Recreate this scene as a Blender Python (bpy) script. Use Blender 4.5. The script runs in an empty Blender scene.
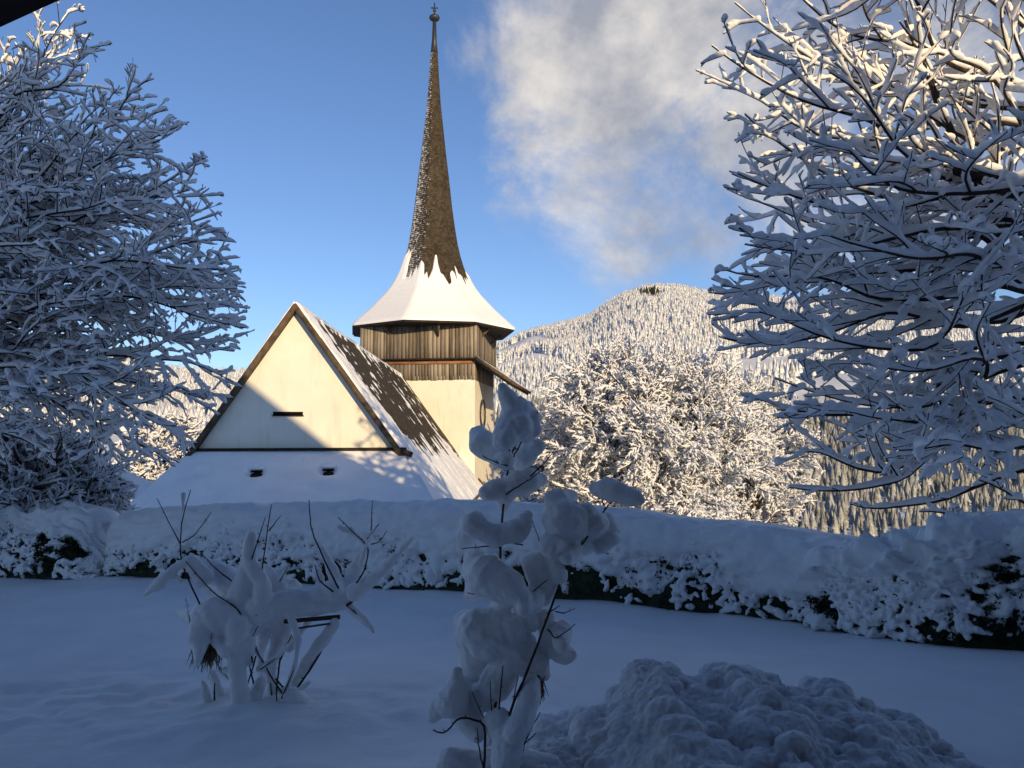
import bpy, math, random
import numpy as np
import time; _T=time.time()
def tick(n):
    print('TICK',n,round(time.time()-_T,1))
from mathutils import Vector, Matrix, noise as mnoise

# ------------------------------------------------------------------ camera, world, sun, exposure
C = bpy.context.scene.collection
SC = bpy.context.scene
F = 851.0; HZ = 453.0; CAMZ = 2.0
PITCH = math.atan((HZ - 384.0) / F)
cam_d = bpy.data.cameras.new("camera"); cam = bpy.data.objects.new("camera", cam_d); C.objects.link(cam)
cam_d.sensor_width = 36.0; cam_d.lens = F / 1024.0 * 36.0
cam_d.clip_start = 0.05; cam_d.clip_end = 20000
cam.location = (0, 0, CAMZ); cam.rotation_euler = (math.pi / 2 + PITCH, 0, 0)
SC.camera = cam
SC.view_settings.view_transform = 'Standard'
try: SC.view_settings.look = 'None'
except Exception: pass
SC.view_settings.gamma = 1.0
SC.view_settings.use_curve_mapping = False
SC.view_settings.exposure = 0.0

SUN_AZ = 25.0      # degrees to the right of straight behind the camera
SUN_EL = 14.0
a_, e_ = math.radians(SUN_AZ), math.radians(SUN_EL)
SUNV = Vector((math.sin(a_) * math.cos(e_), -math.cos(a_) * math.cos(e_), math.sin(e_)))
sun_d = bpy.data.lights.new("sun", 'SUN'); sun = bpy.data.objects.new("sun", sun_d); C.objects.link(sun)
sun_d.energy = 4.9; sun_d.angle = math.radians(0.5); sun_d.color = (1.0, 0.745, 0.41)
sun.rotation_euler = SUNV.to_track_quat('Z', 'Y').to_euler()
sun.location = SUNV * 100

def ray(px, py):
    dx = (px - 512.0) / F; du = (384.0 - py) / F
    cp, sp = math.cos(PITCH), math.sin(PITCH)
    return Vector((dx, cp - sp * du, sp + cp * du))
def at(px, py, Y):
    d = ray(px, py); return Vector((0, 0, CAMZ)) + d * (Y / d.y)
def px_of(x, y, z):
    """numpy: world -> pixel"""
    cp, sp = math.cos(PITCH), math.sin(PITCH)
    zz = z - CAMZ
    fw = y * cp + zz * sp; up = -y * sp + zz * cp
    return 512 + F * x / fw, 384 - F * up / fw

W = bpy.data.worlds.new("World"); SC.world = W; W.use_nodes = True
nt = W.node_tree; nt.nodes.clear()
def N(nt, kind, **kw):
    n = nt.nodes.new(kind)
    for k, v in kw.items():
        if k == 'inp':
            for kk, vv in v.items(): n.inputs[kk].default_value = vv
        else: setattr(n, k, v)
    return n
def build_world():
    L = nt.links.new
    out = N(nt, 'ShaderNodeOutputWorld'); bg = N(nt, 'ShaderNodeBackground')
    sky = N(nt, 'ShaderNodeTexSky', sky_type='NISHITA')
    sky.sun_disc = False; sky.sun_elevation = math.radians(SUN_EL)
    sky.sun_rotation = math.radians(180 - SUN_AZ); sky.altitude = 1000
    sky.air_density = 1.0; sky.dust_density = 0.25; sky.ozone_density = 2.2
    tc = N(nt, 'ShaderNodeTexCoord')
    # warp the direction a little, then fractal noise
    mp = N(nt, 'ShaderNodeMapping'); mp.inputs['Scale'].default_value = (1, 1, 1.15); mp.inputs['Location'].default_value = (3.1, 1.7, 0.4)
    L(tc.outputs['Generated'], mp.inputs['Vector'])
    nz = N(nt, 'ShaderNodeTexNoise', inp={'Scale': 4.2, 'Detail': 11.0, 'Roughness': 0.66, 'Distortion': 0.5})
    L(mp.outputs['Vector'], nz.inputs['Vector'])
    nz2 = N(nt, 'ShaderNodeTexNoise', inp={'Scale': 9.0, 'Detail': 6.0, 'Roughness': 0.6})
    L(mp.outputs['Vector'], nz2.inputs['Vector'])
    blobs = [(560, 70, 0.10, 1.0), (620, 110, 0.12, 1.0), (640, 235, 0.07, .8), (700, 225, 0.07, .75), (530, 150, .07, .7), (680, 40, 0.14, 1.0), (740, 110, 0.12, .9), (610, 200, 0.075, .75),
             (665, 195, 0.075, .75), (515, 80, 0.085, .75), (800, 40, 0.16, .8), (900, 160, 0.16, .75), (800, 200, 0.09, .6), (590, -20, .1, .7),
             (1000, 60, 0.2, .8), (700, 0, .15, .9)]
    acc = None
    for (px, py, rad, amp) in blobs:
        d = ray(px, py).normalized()
        sub = N(nt, 'ShaderNodeVectorMath', operation='DISTANCE'); sub.inputs[1].default_value = d
        L(tc.outputs['Generated'], sub.inputs[0])
        mr = N(nt, 'ShaderNodeMapRange', interpolation_type='SMOOTHSTEP', inp={'From Min': 0.0, 'From Max': rad * 1.9, 'To Min': amp, 'To Max': 0.0})
        L(sub.outputs['Value'], mr.inputs['Value'])
        if acc is None: acc = mr.outputs['Result']
        else:
            m = N(nt, 'ShaderNodeMath', operation='MAXIMUM'); L(acc, m.inputs[0]); L(mr.outputs['Result'], m.inputs[1]); acc = m.outputs[0]
    m1 = N(nt, 'ShaderNodeMath', operation='MULTIPLY_ADD'); L(nz.outputs['Fac'], m1.inputs[0]); m1.inputs[1].default_value = 2.5; m1.inputs[2].default_value = -1.27
    m2 = N(nt, 'ShaderNodeMath', operation='ADD'); L(m1.outputs[0], m2.inputs[0]); L(acc, m2.inputs[1])
    dens = N(nt, 'ShaderNodeMapRange', interpolation_type='SMOOTHSTEP', inp={'From Min': 0.18, 'From Max': 1.0, 'To Min': 0.0, 'To Max': 0.93})
    L(m2.outputs[0], dens.inputs['Value'])
    dm = N(nt, 'ShaderNodeMath', operation='MULTIPLY', use_clamp=True)
    gate = N(nt, 'ShaderNodeMapRange', interpolation_type='SMOOTHSTEP', inp={'From Min': 0.02, 'From Max': 0.35})
    L(acc, gate.inputs['Value']); L(dens.outputs['Result'], dm.inputs[0]); L(gate.outputs['Result'], dm.inputs[1])
    cr = N(nt, 'ShaderNodeValToRGB'); L(nz2.outputs['Fac'], cr.inputs['Fac'])
    cr.color_ramp.elements[0].position = 0.36; cr.color_ramp.elements[0].color = (3.1, 3.25, 3.7, 1)
    cr.color_ramp.elements[1].position = 0.72; cr.color_ramp.elements[1].color = (7.4, 6.9, 6.3, 1)
    tint = N(nt, 'ShaderNodeMix', data_type='RGBA', blend_type='MULTIPLY'); tint.inputs['Factor'].default_value = 1.0
    L(sky.outputs[0], tint.inputs['A']); tint.inputs['B'].default_value = (0.93, 1.01, 1.22, 1)
    mx = N(nt, 'ShaderNodeMix', data_type='RGBA')
    L(dm.outputs[0], mx.inputs['Factor']); L(tint.outputs['Result'], mx.inputs['A']); L(cr.outputs['Color'], mx.inputs['B'])
    L(mx.outputs['Result'], bg.inputs['Color']); bg.inputs['Strength'].default_value = 0.122
    L(bg.outputs[0], out.inputs['Surface'])
build_world()

# ------------------------------------------------------------------ helpers
def hash3(ix, iy, iz, seed=0):
    n = (ix.astype(np.int64) * 374761393 + iy.astype(np.int64) * 668265263 + iz.astype(np.int64) * 2147483647 + seed * 1274126177) & 0xffffffff
    n = ((n ^ (n >> 13)) * 1274126177) & 0xffffffff
    n = (n ^ (n >> 16)) & 0xffffffff
    n = (n * 2246822519) & 0xffffffff
    n = n ^ (n >> 15)
    return (n & 0xffffff) / float(0xffffff)
def vnoise(x, y, z=None, seed=0):
    x = np.asarray(x, float); y = np.asarray(y, float)
    z = np.zeros_like(x) if z is None else np.asarray(z, float)
    x0 = np.floor(x); y0 = np.floor(y); z0 = np.floor(z)
    fx, fy, fz = x - x0, y - y0, z - z0
    fx = fx * fx * (3 - 2 * fx); fy = fy * fy * (3 - 2 * fy); fz = fz * fz * (3 - 2 * fz)
    r = 0
    for i in (0, 1):
        for j in (0, 1):
            for k in (0, 1):
                w = (fx if i else 1 - fx) * (fy if j else 1 - fy) * (fz if k else 1 - fz)
                r = r + w * hash3(x0 + i, y0 + j, z0 + k, seed)
    return r * 2 - 1
def fbm(x, y, z=None, oct=4, seed=0, rough=.5):
    z = np.zeros_like(np.asarray(x, float)) if z is None else z
    a = 1.0; s = 0; t = 0; f = 1.0
    for o in range(oct):
        s = s + a * vnoise(x * f + o * 7.3, y * f - o * 3.1, z * f + o * 1.7, seed + o); t += a; a *= rough; f *= 2.03
    return s / t
def sstep(a, b, x):
    t = np.clip((x - a) / (b - a), 0, 1); return t * t * (3 - 2 * t)

class MB:
    """collects numpy pieces and links them as one mesh object"""
    def __init__(s): s.v = []; s.f4 = []; s.f3 = []; s.n = 0; s.ng = []
    def add(s, v, quads=None, tris=None, ngons=None):
        v = np.asarray(v, float).reshape(-1, 3); s.v.append(v)
        if quads is not None and len(quads): s.f4.append(np.asarray(quads, np.int64) + s.n)
        if tris is not None and len(tris): s.f3.append(np.asarray(tris, np.int64) + s.n)
        if ngons:
            for g in ngons: s.ng.append([i + s.n for i in g])
        s.n += len(v)
    def box(s, c, size, rz=0.0, M=None):
        x, y, z = [q / 2 for q in size]
        v = np.array([(-x, -y, -z), (x, -y, -z), (x, y, -z), (-x, y, -z), (-x, -y, z), (x, -y, z), (x, y, z), (-x, y, z)])
        if M is not None: v = v @ np.array(M.to_3x3()).T
        if rz:
            cs, sn = math.cos(rz), math.sin(rz); v = v @ np.array([[cs, sn, 0], [-sn, cs, 0], [0, 0, 1]])
        s.add(v + np.array(c), quads=[(0, 3, 2, 1), (4, 5, 6, 7), (0, 1, 5, 4), (1, 2, 6, 5), (2, 3, 7, 6), (3, 0, 4, 7)])
    def beam(s, a, b, w, h, up=(0, 0, 1)):
        a = Vector(a); b = Vector(b); d = (b - a); L = d.length; d.normalize()
        u = Vector(up); r = d.cross(u); r.normalize(); u = r.cross(d)
        pts = []
        for e in (a, b):
            for (i, j) in ((-1, -1), (1, -1), (1, 1), (-1, 1)): pts.append(e + r * (i * w / 2) + u * (j * h / 2))
        s.add([tuple(p) for p in pts], quads=[(0, 1, 2, 3), (7, 6, 5, 4), (0, 4, 5, 1), (1, 5, 6, 2), (2, 6, 7, 3), (3, 7, 4, 0)])
    def poly(s, pts, thick=None, n=None):
        """polygon, optionally thickened to the side of -n"""
        pts = [Vector(p) for p in pts]
        k = len(pts)
        if thick is None: s.add([tuple(p) for p in pts], ngons=[list(range(k))]); return
        n = Vector(n).normalized()
        v = [tuple(p) for p in pts] + [tuple(p - n * thick) for p in pts]
        fs = [list(range(k)), list(range(2 * k - 1, k - 1, -1))] + [[i, i + k, (i + 1) % k + k, (i + 1) % k] for i in range(k)]
        s.add(v, ngons=fs)
    def grid(s, P, close_u=False):
        nu, nv = P.shape[:2]
        idx = np.arange(nu * nv).reshape(nu, nv)
        if close_u: a = idx; b = np.roll(idx, -1, 0)
        else: a = idx[:-1]; b = idx[1:]
        q = np.stack([a[:, :-1], b[:, :-1], b[:, 1:], a[:, 1:]], -1).reshape(-1, 4)
        s.add(P.reshape(-1, 3), quads=q)
    def tube(s, pts, rad, sides=6, rnd=False, flat=1.0):
        P = np.asarray(pts, float); R = np.asarray(rad, float); n = len(P)
        if n < 2: return
        T = np.gradient(P, axis=0); T /= (np.linalg.norm(T, axis=1)[:, None] + 1e-9)
        if rnd:
            e0 = P[0] - T[0] * R[0] * np.array([[.86], [.55]]); e1 = P[-1] + T[-1] * R[-1] * np.array([[.55], [.86]])
            P = np.vstack([e0, P, e1]); T = np.vstack([T[:1], T[:1], T, T[-1:], T[-1:]])
            R = np.concatenate([[R[0] * .45, R[0] * .83], R, [R[-1] * .83, R[-1] * .45]]); n += 4
        ref = np.array([0, 0, 1.0]) if abs(T[:, 2]).mean() < .85 else np.array([1.0, 0, 0])
        A = np.cross(T, ref); A /= (np.linalg.norm(A, axis=1)[:, None] + 1e-9); B = np.cross(A, T)
        th = np.arange(sides) * 2 * math.pi / sides
        V = P[:, None, :] + R[:, None, None] * (A[:, None, :] * np.cos(th)[None, :, None] + B[:, None, :] * np.sin(th)[None, :, None] * flat)
        idx = np.arange(n * sides).reshape(n, sides); a = idx[:-1]; b = idx[1:]
        q = np.stack([a, np.roll(a, -1, 1), np.roll(b, -1, 1), b], -1).reshape(-1, 4)
        V = V.reshape(-1, 3)
        V = np.vstack([V, P[:1] - T[:1] * R[0] * .1, P[-1:] + T[-1:] * R[-1] * .1])
        c0, c1 = n * sides, n * sides + 1
        t0 = [(c0, (j + 1) % sides, j) for j in range(sides)]
        o = (n - 1) * sides; t1 = [(c1, o + j, o + (j + 1) % sides) for j in range(sides)]
        s.add(V, quads=q, tris=t0 + t1)
    def ball(s, c, r, sq=(1, 1, 1), nu=10, nv=7):
        th = np.linspace(0, math.pi, nv + 1)[1:-1]; ph = np.arange(nu) * 2 * math.pi / nu
        V = np.stack([np.outer(np.cos(ph), np.sin(th)), np.outer(np.sin(ph), np.sin(th)), np.outer(np.ones(nu), np.cos(th))], -1)
        idx = np.arange(nu * (nv - 1)).reshape(nu, nv - 1); a = idx; b = np.roll(idx, -1, 0)
        q = np.stack([a[:, :-1], a[:, 1:], b[:, 1:], b[:, :-1]], -1).reshape(-1, 4)
        V = V.reshape(-1, 3); V = np.vstack([V, [[0, 0, 1], [0, 0, -1]]]) * r * np.array(sq) + np.array(c)
        t = [(nu * (nv - 1), a[j, 0], b[j, 0]) for j in range(nu)] + [(nu * (nv - 1) + 1, b[j, -1], a[j, -1]) for j in range(nu)]
        s.add(V, quads=q, tris=t)
    def build(s, name, mat, parent=None, smooth=False, world_parent=True):
        V = np.vstack(s.v); me = bpy.data.meshes.new(name)
        q = np.vstack(s.f4) if s.f4 else np.zeros((0, 4), np.int64); t = np.vstack(s.f3) if s.f3 else np.zeros((0, 3), np.int64)
        if s.ng:
            faces = [tuple(map(int, r)) for r in q] + [tuple(map(int, r)) for r in t] + [tuple(map(int, g)) for g in s.ng]
            me.from_pydata([tuple(v) for v in V], [], faces)
        else:
            me.vertices.add(len(V)); me.vertices.foreach_set('co', V.ravel().astype(np.float32))
            loops = np.concatenate([q.ravel(), t.ravel()]); me.loops.add(len(loops)); me.loops.foreach_set('vertex_index', loops.astype(np.int32))
            starts = np.concatenate([np.arange(len(q)) * 4, len(q) * 4 + np.arange(len(t)) * 3])
            me.polygons.add(len(q) + len(t)); me.polygons.foreach_set('loop_start', starts.astype(np.int32))
            me.update(calc_edges=True); me.validate()
        if smooth: me.polygons.foreach_set('use_smooth', np.ones(len(me.polygons), bool))
        me.materials.append(mat)
        o = bpy.data.objects.new(name, me); C.objects.link(o)
        if parent is not None:
            o.parent = parent
            o.matrix_parent_inverse = parent_world(parent).inverted()
        me.update(); return o
def parent_world(p):
    m = p.matrix_basis.copy()
    if p.parent: m = parent_world(p.parent) @ p.matrix_parent_inverse @ m
    return m
def tag(o, label=None, cat=None, group=None, kind=None):
    if label: o['label'] = label
    if cat: o['category'] = cat
    if group: o['group'] = group
    if kind: o['kind'] = kind
    return o
def empty(name, loc, label, cat, group=None):
    o = bpy.data.objects.new(name, None); C.objects.link(o); o.location = loc; o.empty_display_size = .3
    return tag(o, label, cat, group)
def remesh(o, voxel, it=3, strength=0.0, nscale=0.12):
    m = o.modifiers.new('remesh', 'REMESH'); m.mode = 'VOXEL'; m.voxel_size = voxel; m.use_smooth_shade = True
    s = o.modifiers.new('smooth', 'SMOOTH'); s.factor = .6; s.iterations = it
    if strength:
        t = bpy.data.textures.new('lump', 'CLOUDS'); t.noise_scale = nscale; t.noise_depth = 3
        d = o.modifiers.new('lump', 'DISPLACE'); d.texture = t; d.strength = strength; d.texture_coords = 'GLOBAL'; d.mid_level = .5
    return o

# ------------------------------------------------------------------ materials
def mat(name, col, rough=.8, spec=.3):
    m = bpy.data.materials.new(name); m.use_nodes = True; b = m.node_tree.nodes['Principled BSDF']
    b.inputs['Base Color'].default_value = (*col, 1); b.inputs['Roughness'].default_value = rough
    b.inputs['Specular IOR Level'].default_value = spec
    return m
def noisy(name, c1, c2, scale=3, rough=.85, bump=.2, bscale=None, bdist=.02, stretch=(1, 1, 1), lo=.35, hi=.65, spec=.25, detail=6):
    m = mat(name, c1, rough, spec); t = m.node_tree; L = t.links.new; b = t.nodes['Principled BSDF']
    tc = N(t, 'ShaderNodeTexCoord'); mp = N(t, 'ShaderNodeMapping'); mp.inputs['Scale'].default_value = stretch
    L(tc.outputs['Object'], mp.inputs['Vector'])
    n1 = N(t, 'ShaderNodeTexNoise', inp={'Scale': scale, 'Detail': detail, 'Roughness': .6}); L(mp.outputs[0], n1.inputs['Vector'])
    r = N(t, 'ShaderNodeValToRGB'); L(n1.outputs['Fac'], r.inputs['Fac'])
    r.color_ramp.elements[0].position = lo; r.color_ramp.elements[0].color = (*c1, 1)
    r.color_ramp.elements[1].position = hi; r.color_ramp.elements[1].color = (*c2, 1)
    L(r.outputs['Color'], b.inputs['Base Color'])
    if bump:
        n2 = N(t, 'ShaderNodeTexNoise', inp={'Scale': bscale or scale * 4, 'Detail': 8, 'Roughness': .65}); L(mp.outputs[0], n2.inputs['Vector'])
        bp = N(t, 'ShaderNodeBump', inp={'Strength': bump, 'Distance': bdist}); L(n2.outputs['Fac'], bp.inputs['Height']); L(bp.outputs[0], b.inputs['Normal'])
    return m
M = {}
M['snow'] = noisy('snow', (.84, .84, .85), (.91, .91, .91), scale=1.2, rough=.55, bump=.45, bscale=16, bdist=.022, spec=.2)
M['snow_fine'] = noisy('snow_soft', (.84, .84, .85), (.91, .91, .91), scale=6, rough=.55, bump=.3, bscale=45, bdist=.006, spec=.2)
M['snow_rough'] = noisy('snow_rough', (.60, .60, .61), (.84, .84, .85), scale=5, rough=.8, bump=.6, bscale=55, bdist=.012, spec=.15)
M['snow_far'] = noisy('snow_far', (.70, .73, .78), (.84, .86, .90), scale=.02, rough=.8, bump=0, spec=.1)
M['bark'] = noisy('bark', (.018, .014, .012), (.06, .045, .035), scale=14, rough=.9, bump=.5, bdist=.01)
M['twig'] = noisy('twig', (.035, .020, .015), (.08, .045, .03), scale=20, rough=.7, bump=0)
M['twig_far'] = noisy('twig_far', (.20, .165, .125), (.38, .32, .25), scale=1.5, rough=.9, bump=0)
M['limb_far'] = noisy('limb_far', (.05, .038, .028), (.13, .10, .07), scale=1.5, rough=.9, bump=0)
M['leaf'] = noisy('evergreen_leaf', (.008, .014, .006), (.03, .045, .018), scale=9, rough=.55, bump=.3, bdist=.02)
M['plaster'] = noisy('plaster', (.76, .72, .61), (.82, .78, .67), scale=.7, rough=.9, bump=.25, bscale=25, bdist=.01)
def stain():
    m = M['plaster']; t = m.node_tree; L = t.links.new; b = t.nodes['Principled BSDF']; src = b.inputs['Base Color'].links[0].from_socket
    tc = N(t, 'ShaderNodeTexCoord'); mp = N(t, 'ShaderNodeMapping'); mp.inputs['Scale'].default_value = (1.6, 1.6, .35); L(tc.outputs['Object'], mp.inputs['Vector'])
    n = N(t, 'ShaderNodeTexNoise', inp={'Scale': 1.3, 'Detail': 9, 'Roughness': .7}); L(mp.outputs[0], n.inputs['Vector'])
    mr = N(t, 'ShaderNodeMapRange', inp={'From Min': .52, 'From Max': .8, 'To Min': 0, 'To Max': .55}); L(n.outputs['Fac'], mr.inputs['Value'])
    mx = N(t, 'ShaderNodeMix', data_type='RGBA'); L(mr.outputs[0], mx.inputs['Factor']); L(src, mx.inputs['A']); mx.inputs['B'].default_value = (.50, .44, .34, 1); L(mx.outputs['Result'], b.inputs['Base Color'])
stain()
M['darkwood'] = noisy('dark_wood', (.015, .012, .010), (.04, .03, .022), scale=3, rough=.85, bump=.4, stretch=(1, 1, .2))
M['verge'] = noisy('verge_wood', (.06, .045, .03), (.14, .10, .065), scale=4, rough=.85, bump=.5, bscale=14, bdist=.03)
M['metal'] = mat('dark_metal', (.03, .03, .035), .45, .5)
M['gold'] = mat('worn_gilt', (.28, .17, .05), .4, .5)
M['black'] = mat('opening_dark', (.006, .006, .006), .9, .1)
M['glass'] = mat('window_glass', (.02, .025, .03), .08, .6)
M['straw'] = noisy('dry_leaves', (.09, .06, .035), (.22, .15, .08), scale=30, rough=.9, bump=0)
M['door'] = noisy('door_wood', (.12, .07, .035), (.2, .12, .06), scale=4, stretch=(6, 1, 1))

def board_mat():
    m = mat('weathered_boards', (.3, .2, .12), .85, .15); t = m.node_tree; L = t.links.new; b = t.nodes['Principled BSDF']
    g = N(t, 'ShaderNodeNewGeometry'); tc = N(t, 'ShaderNodeTexCoord')
    mp = N(t, 'ShaderNodeMapping'); mp.inputs['Scale'].default_value = (9, 9, .6); L(tc.outputs['Object'], mp.inputs['Vector'])
    off = N(t, 'ShaderNodeVectorMath', operation='MULTIPLY_ADD'); off.inputs[1].default_value = (40, 17, 23)
    L(g.outputs['Random Per Island'], off.inputs[0]); L(mp.outputs[0], off.inputs[2])
    n = N(t, 'ShaderNodeTexNoise', inp={'Scale': 1.0, 'Detail': 7, 'Roughness': .65}); L(off.outputs[0], n.inputs['Vector'])
    ad = N(t, 'ShaderNodeMath', operation='MULTIPLY_ADD'); L(g.outputs['Random Per Island'], ad.inputs[0]); ad.inputs[1].default_value = .45; L(n.outputs['Fac'], ad.inputs[2])
    r = N(t, 'ShaderNodeValToRGB'); L(ad.outputs[0], r.inputs['Fac'])
    e = r.color_ramp.elements; e[0].position = .4; e[0].color = (.075, .06, .045, 1); e[1].position = .95; e[1].color = (.35, .295, .225, 1)
    k = r.color_ramp.elements.new(.66); k.color = (.19, .155, .118, 1)
    L(r.outputs['Color'], b.inputs['Base Color'])
    bp = N(t, 'ShaderNodeBump', inp={'Strength': .6, 'Distance': .02}); L(n.outputs['Fac'], bp.inputs['Height']); L(bp.outputs[0], b.inputs['Normal'])
    return m
M['boards'] = board_mat()
def shingle_mat(name, dusted=False, vs=.16):
    """wooden shingles in courses along the object's z, snow dust lying on the windward shingles"""
    m = mat(name, (.1, .07, .04), .85, .15); t = m.node_tree; L = t.links.new; b = t.nodes['Principled BSDF']
    tc = N(t, 'ShaderNodeTexCoord'); sx = N(t, 'ShaderNodeSeparateXYZ'); L(tc.outputs['Object'], sx.inputs[0])
    row = N(t, 'ShaderNodeMath', operation='DIVIDE'); L(sx.outputs['Z'], row.inputs[0]); row.inputs[1].default_value = vs
    fr = N(t, 'ShaderNodeMath', operation='FRACT'); L(row.outputs[0], fr.inputs[0])
    fl = N(t, 'ShaderNodeMath', operation='FLOOR'); L(row.outputs[0], fl.inputs[0])
    sc = N(t, 'ShaderNodeVectorMath', operation='MULTIPLY'); L(tc.outputs['Object'], sc.inputs[0]); sc.inputs[1].default_value = (6, 6, 0)
    cb = N(t, 'ShaderNodeCombineXYZ'); L(fl.outputs[0], cb.inputs['Z'])
    ad = N(t, 'ShaderNodeVectorMath', operation='ADD'); L(sc.outputs[0], ad.inputs[0]); L(cb.outputs[0], ad.inputs[1])
    vo = N(t, 'ShaderNodeTexVoronoi', inp={'Scale': 1.0}); L(ad.outputs[0], vo.inputs['Vector'])
    n = N(t, 'ShaderNodeTexNoise', inp={'Scale': 1.1, 'Detail': 5}); L(tc.outputs['Object'], n.inputs['Vector'])
    sc1 = N(t, 'ShaderNodeSeparateColor'); L(vo.outputs['Color'], sc1.inputs[0])
    mixf = N(t, 'ShaderNodeMath', operation='MULTIPLY_ADD'); L(sc1.outputs[0], mixf.inputs[0]); mixf.inputs[1].default_value = .5
    nh = N(t, 'ShaderNodeMath', operation='MULTIPLY'); L(n.outputs['Fac'], nh.inputs[0]); nh.inputs[1].default_value = .6; L(nh.outputs[0], mixf.inputs[2])
    r = N(t, 'ShaderNodeValToRGB'); L(mixf.outputs[0], r.inputs['Fac'])
    r.color_ramp.elements[0].position = .15; r.color_ramp.elements[0].color = (.022, .017, .011, 1)
    r.color_ramp.elements[1].position = .85; r.color_ramp.elements[1].color = (.082, .064, .043, 1)
    col = r.outputs['Color']
    if dusted:
        ax = N(t, 'ShaderNodeVectorMath', operation='SUBTRACT'); ax.inputs[1].default_value = (-6.25, 66.0, 0); L(tc.outputs['Object'], ax.inputs[0])
        fl2 = N(t, 'ShaderNodeVectorMath', operation='MULTIPLY'); fl2.inputs[1].default_value = (1, 1, 0); L(ax.outputs[0], fl2.inputs[0])
        nm2 = N(t, 'ShaderNodeVectorMath', operation='NORMALIZE'); L(fl2.outputs[0], nm2.inputs[0])
        dt = N(t, 'ShaderNodeVectorMath', operation='DOT_PRODUCT'); dt.inputs[1].default_value = (-.97, -.24, 0); L(nm2.outputs[0], dt.inputs[0])
        n3 = N(t, 'ShaderNodeTexNoise', inp={'Scale': 5.5, 'Detail': 4, 'Roughness': .7}); L(ad.outputs[0], n3.inputs['Vector']); n3.inputs['Scale'].default_value = .8
        s1 = N(t, 'ShaderNodeMath', operation='MULTIPLY_ADD'); L(dt.outputs['Value'], s1.inputs[0]); s1.inputs[1].default_value = .30; L(n3.outputs['Fac'], s1.inputs[2])
        lowf = N(t, 'ShaderNodeMath', operation='MULTIPLY_ADD'); L(fr.outputs[0], lowf.inputs[0]); lowf.inputs[1].default_value = -.22; L(s1.outputs[0], lowf.inputs[2])
        st = N(t, 'ShaderNodeMapRange', inp={'From Min': .63, 'From Max': .80, 'To Max': .8}); L(lowf.outputs[0], st.inputs['Value'])
        mx = N(t, 'ShaderNodeMix', data_type='RGBA'); L(st.outputs[0], mx.inputs['Factor']); L(col, mx.inputs['A']); mx.inputs['B'].default_value = (.8, .82, .86, 1); col = mx.outputs['Result']
    L(col, b.inputs['Base Color'])
    hh = N(t, 'ShaderNodeMath', operation='SUBTRACT'); hh.inputs[0].default_value = 1; L(fr.outputs[0], hh.inputs[1])
    h2 = N(t, 'ShaderNodeMath', operation='ADD'); L(hh.outputs[0], h2.inputs[0]); L(sc1.outputs[1], h2.inputs[1])
    bp = N(t, 'ShaderNodeBump', inp={'Strength': .8, 'Distance': .04}); L(h2.outputs[0], bp.inputs['Height']); L(bp.outputs[0], b.inputs['Normal'])
    return m
M['shingle'] = shingle_mat('wooden_shingles')
M['shingle_dusted'] = shingle_mat('dusted_shingles', True)
def conifer_mat(name, lo, hi):
    """snow lies on what faces up and out, dark needles below"""
    m = mat(name, (.03, .04, .02), .85, .1); t = m.node_tree; L = t.links.new; b = t.nodes['Principled BSDF']
    g = N(t, 'ShaderNodeNewGeometry'); sx = N(t, 'ShaderNodeSeparateXYZ'); L(g.outputs['True Normal'], sx.inputs[0])
    n = N(t, 'ShaderNodeTexNoise', inp={'Scale': .35, 'Detail': 5, 'Roughness': .7}); L(g.outputs['Position'], n.inputs['Vector'])
    s = N(t, 'ShaderNodeMath', operation='MULTIPLY_ADD'); L(n.outputs['Fac'], s.inputs[0]); s.inputs[1].default_value = 1.1; L(sx.outputs['Z'], s.inputs[2])
    mr = N(t, 'ShaderNodeMapRange', inp={'From Min': lo, 'From Max': hi}); L(s.outputs[0], mr.inputs['Value'])
    mx = N(t, 'ShaderNodeMix', data_type='RGBA'); L(mr.outputs[0], mx.inputs['Factor'])
    mx.inputs['A'].default_value = (.045, .05, .032, 1); mx.inputs['B'].default_value = (.74, .76, .78, 1); L(mx.outputs['Result'], b.inputs['Base Color'])
    return m
M['conifer'] = conifer_mat('snowy_needles', -.05, .55)
M['conifer_shaded'] = conifer_mat('shaded_needles', .40, 1.15)  # shade of the lower right wood put into the colour as thinner snow
M['conifer_dark'] = conifer_mat('bare_needles', .8, 1.7)

# ------------------------------------------------------------------ terrain
def zbase(x, y):
    drop = sstep(16.5, 26, y) * -3.2 - sstep(72, 108, y) * 5.8
    drop = drop - 4.6 * sstep(2, 9, x) * sstep(19, 34, y) * (1 - sstep(72, 108, y))
    # left garden stays level a little further
    return drop
def zground(x, y):
    x = np.asarray(x, float); y = np.asarray(y, float)
    z = zbase(x, y)
    near = 1 - sstep(14, 22, y)
    z = z + near * (.15 * fbm(x * .28, y * .28, oct=3, seed=5) + .022 * fbm(x * 1.7, y * 1.7, oct=3, seed=9))
    # trampled patch on the left, drifts near the camera
    tr = np.exp(-(((x + 3.2) / 3.0) ** 2 + ((y - 6.8) / 1.1) ** 2))
    z = z + near * (tr * .06 + .012 * sstep(9, 6, y)) * fbm(x * 4, y * 4, oct=4, seed=19)
    z = z + .05 * np.exp(-(((x + 1.75) / .9) ** 2 + ((y - 6.3) / .6) ** 2)) + .12 * np.exp(-(((x + .9) / 1.3) ** 2 + ((y - 5.0) / .45) ** 2))
    z = z + .12 * np.exp(-(((x + 4.0) / 2.0) ** 2 + ((y - 5.2) / .8) ** 2))
    return z
def heightmesh(name, xs, ys, fn, m, label=None):
    X, Y = np.meshgrid(xs, ys, indexing='ij'); Z = fn(X, Y)
    b = MB(); b.grid(np.stack([X, Y, Z], -1)); o = b.build(name, m, smooth=True)
    o['kind'] = 'structure'
    return o
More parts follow.
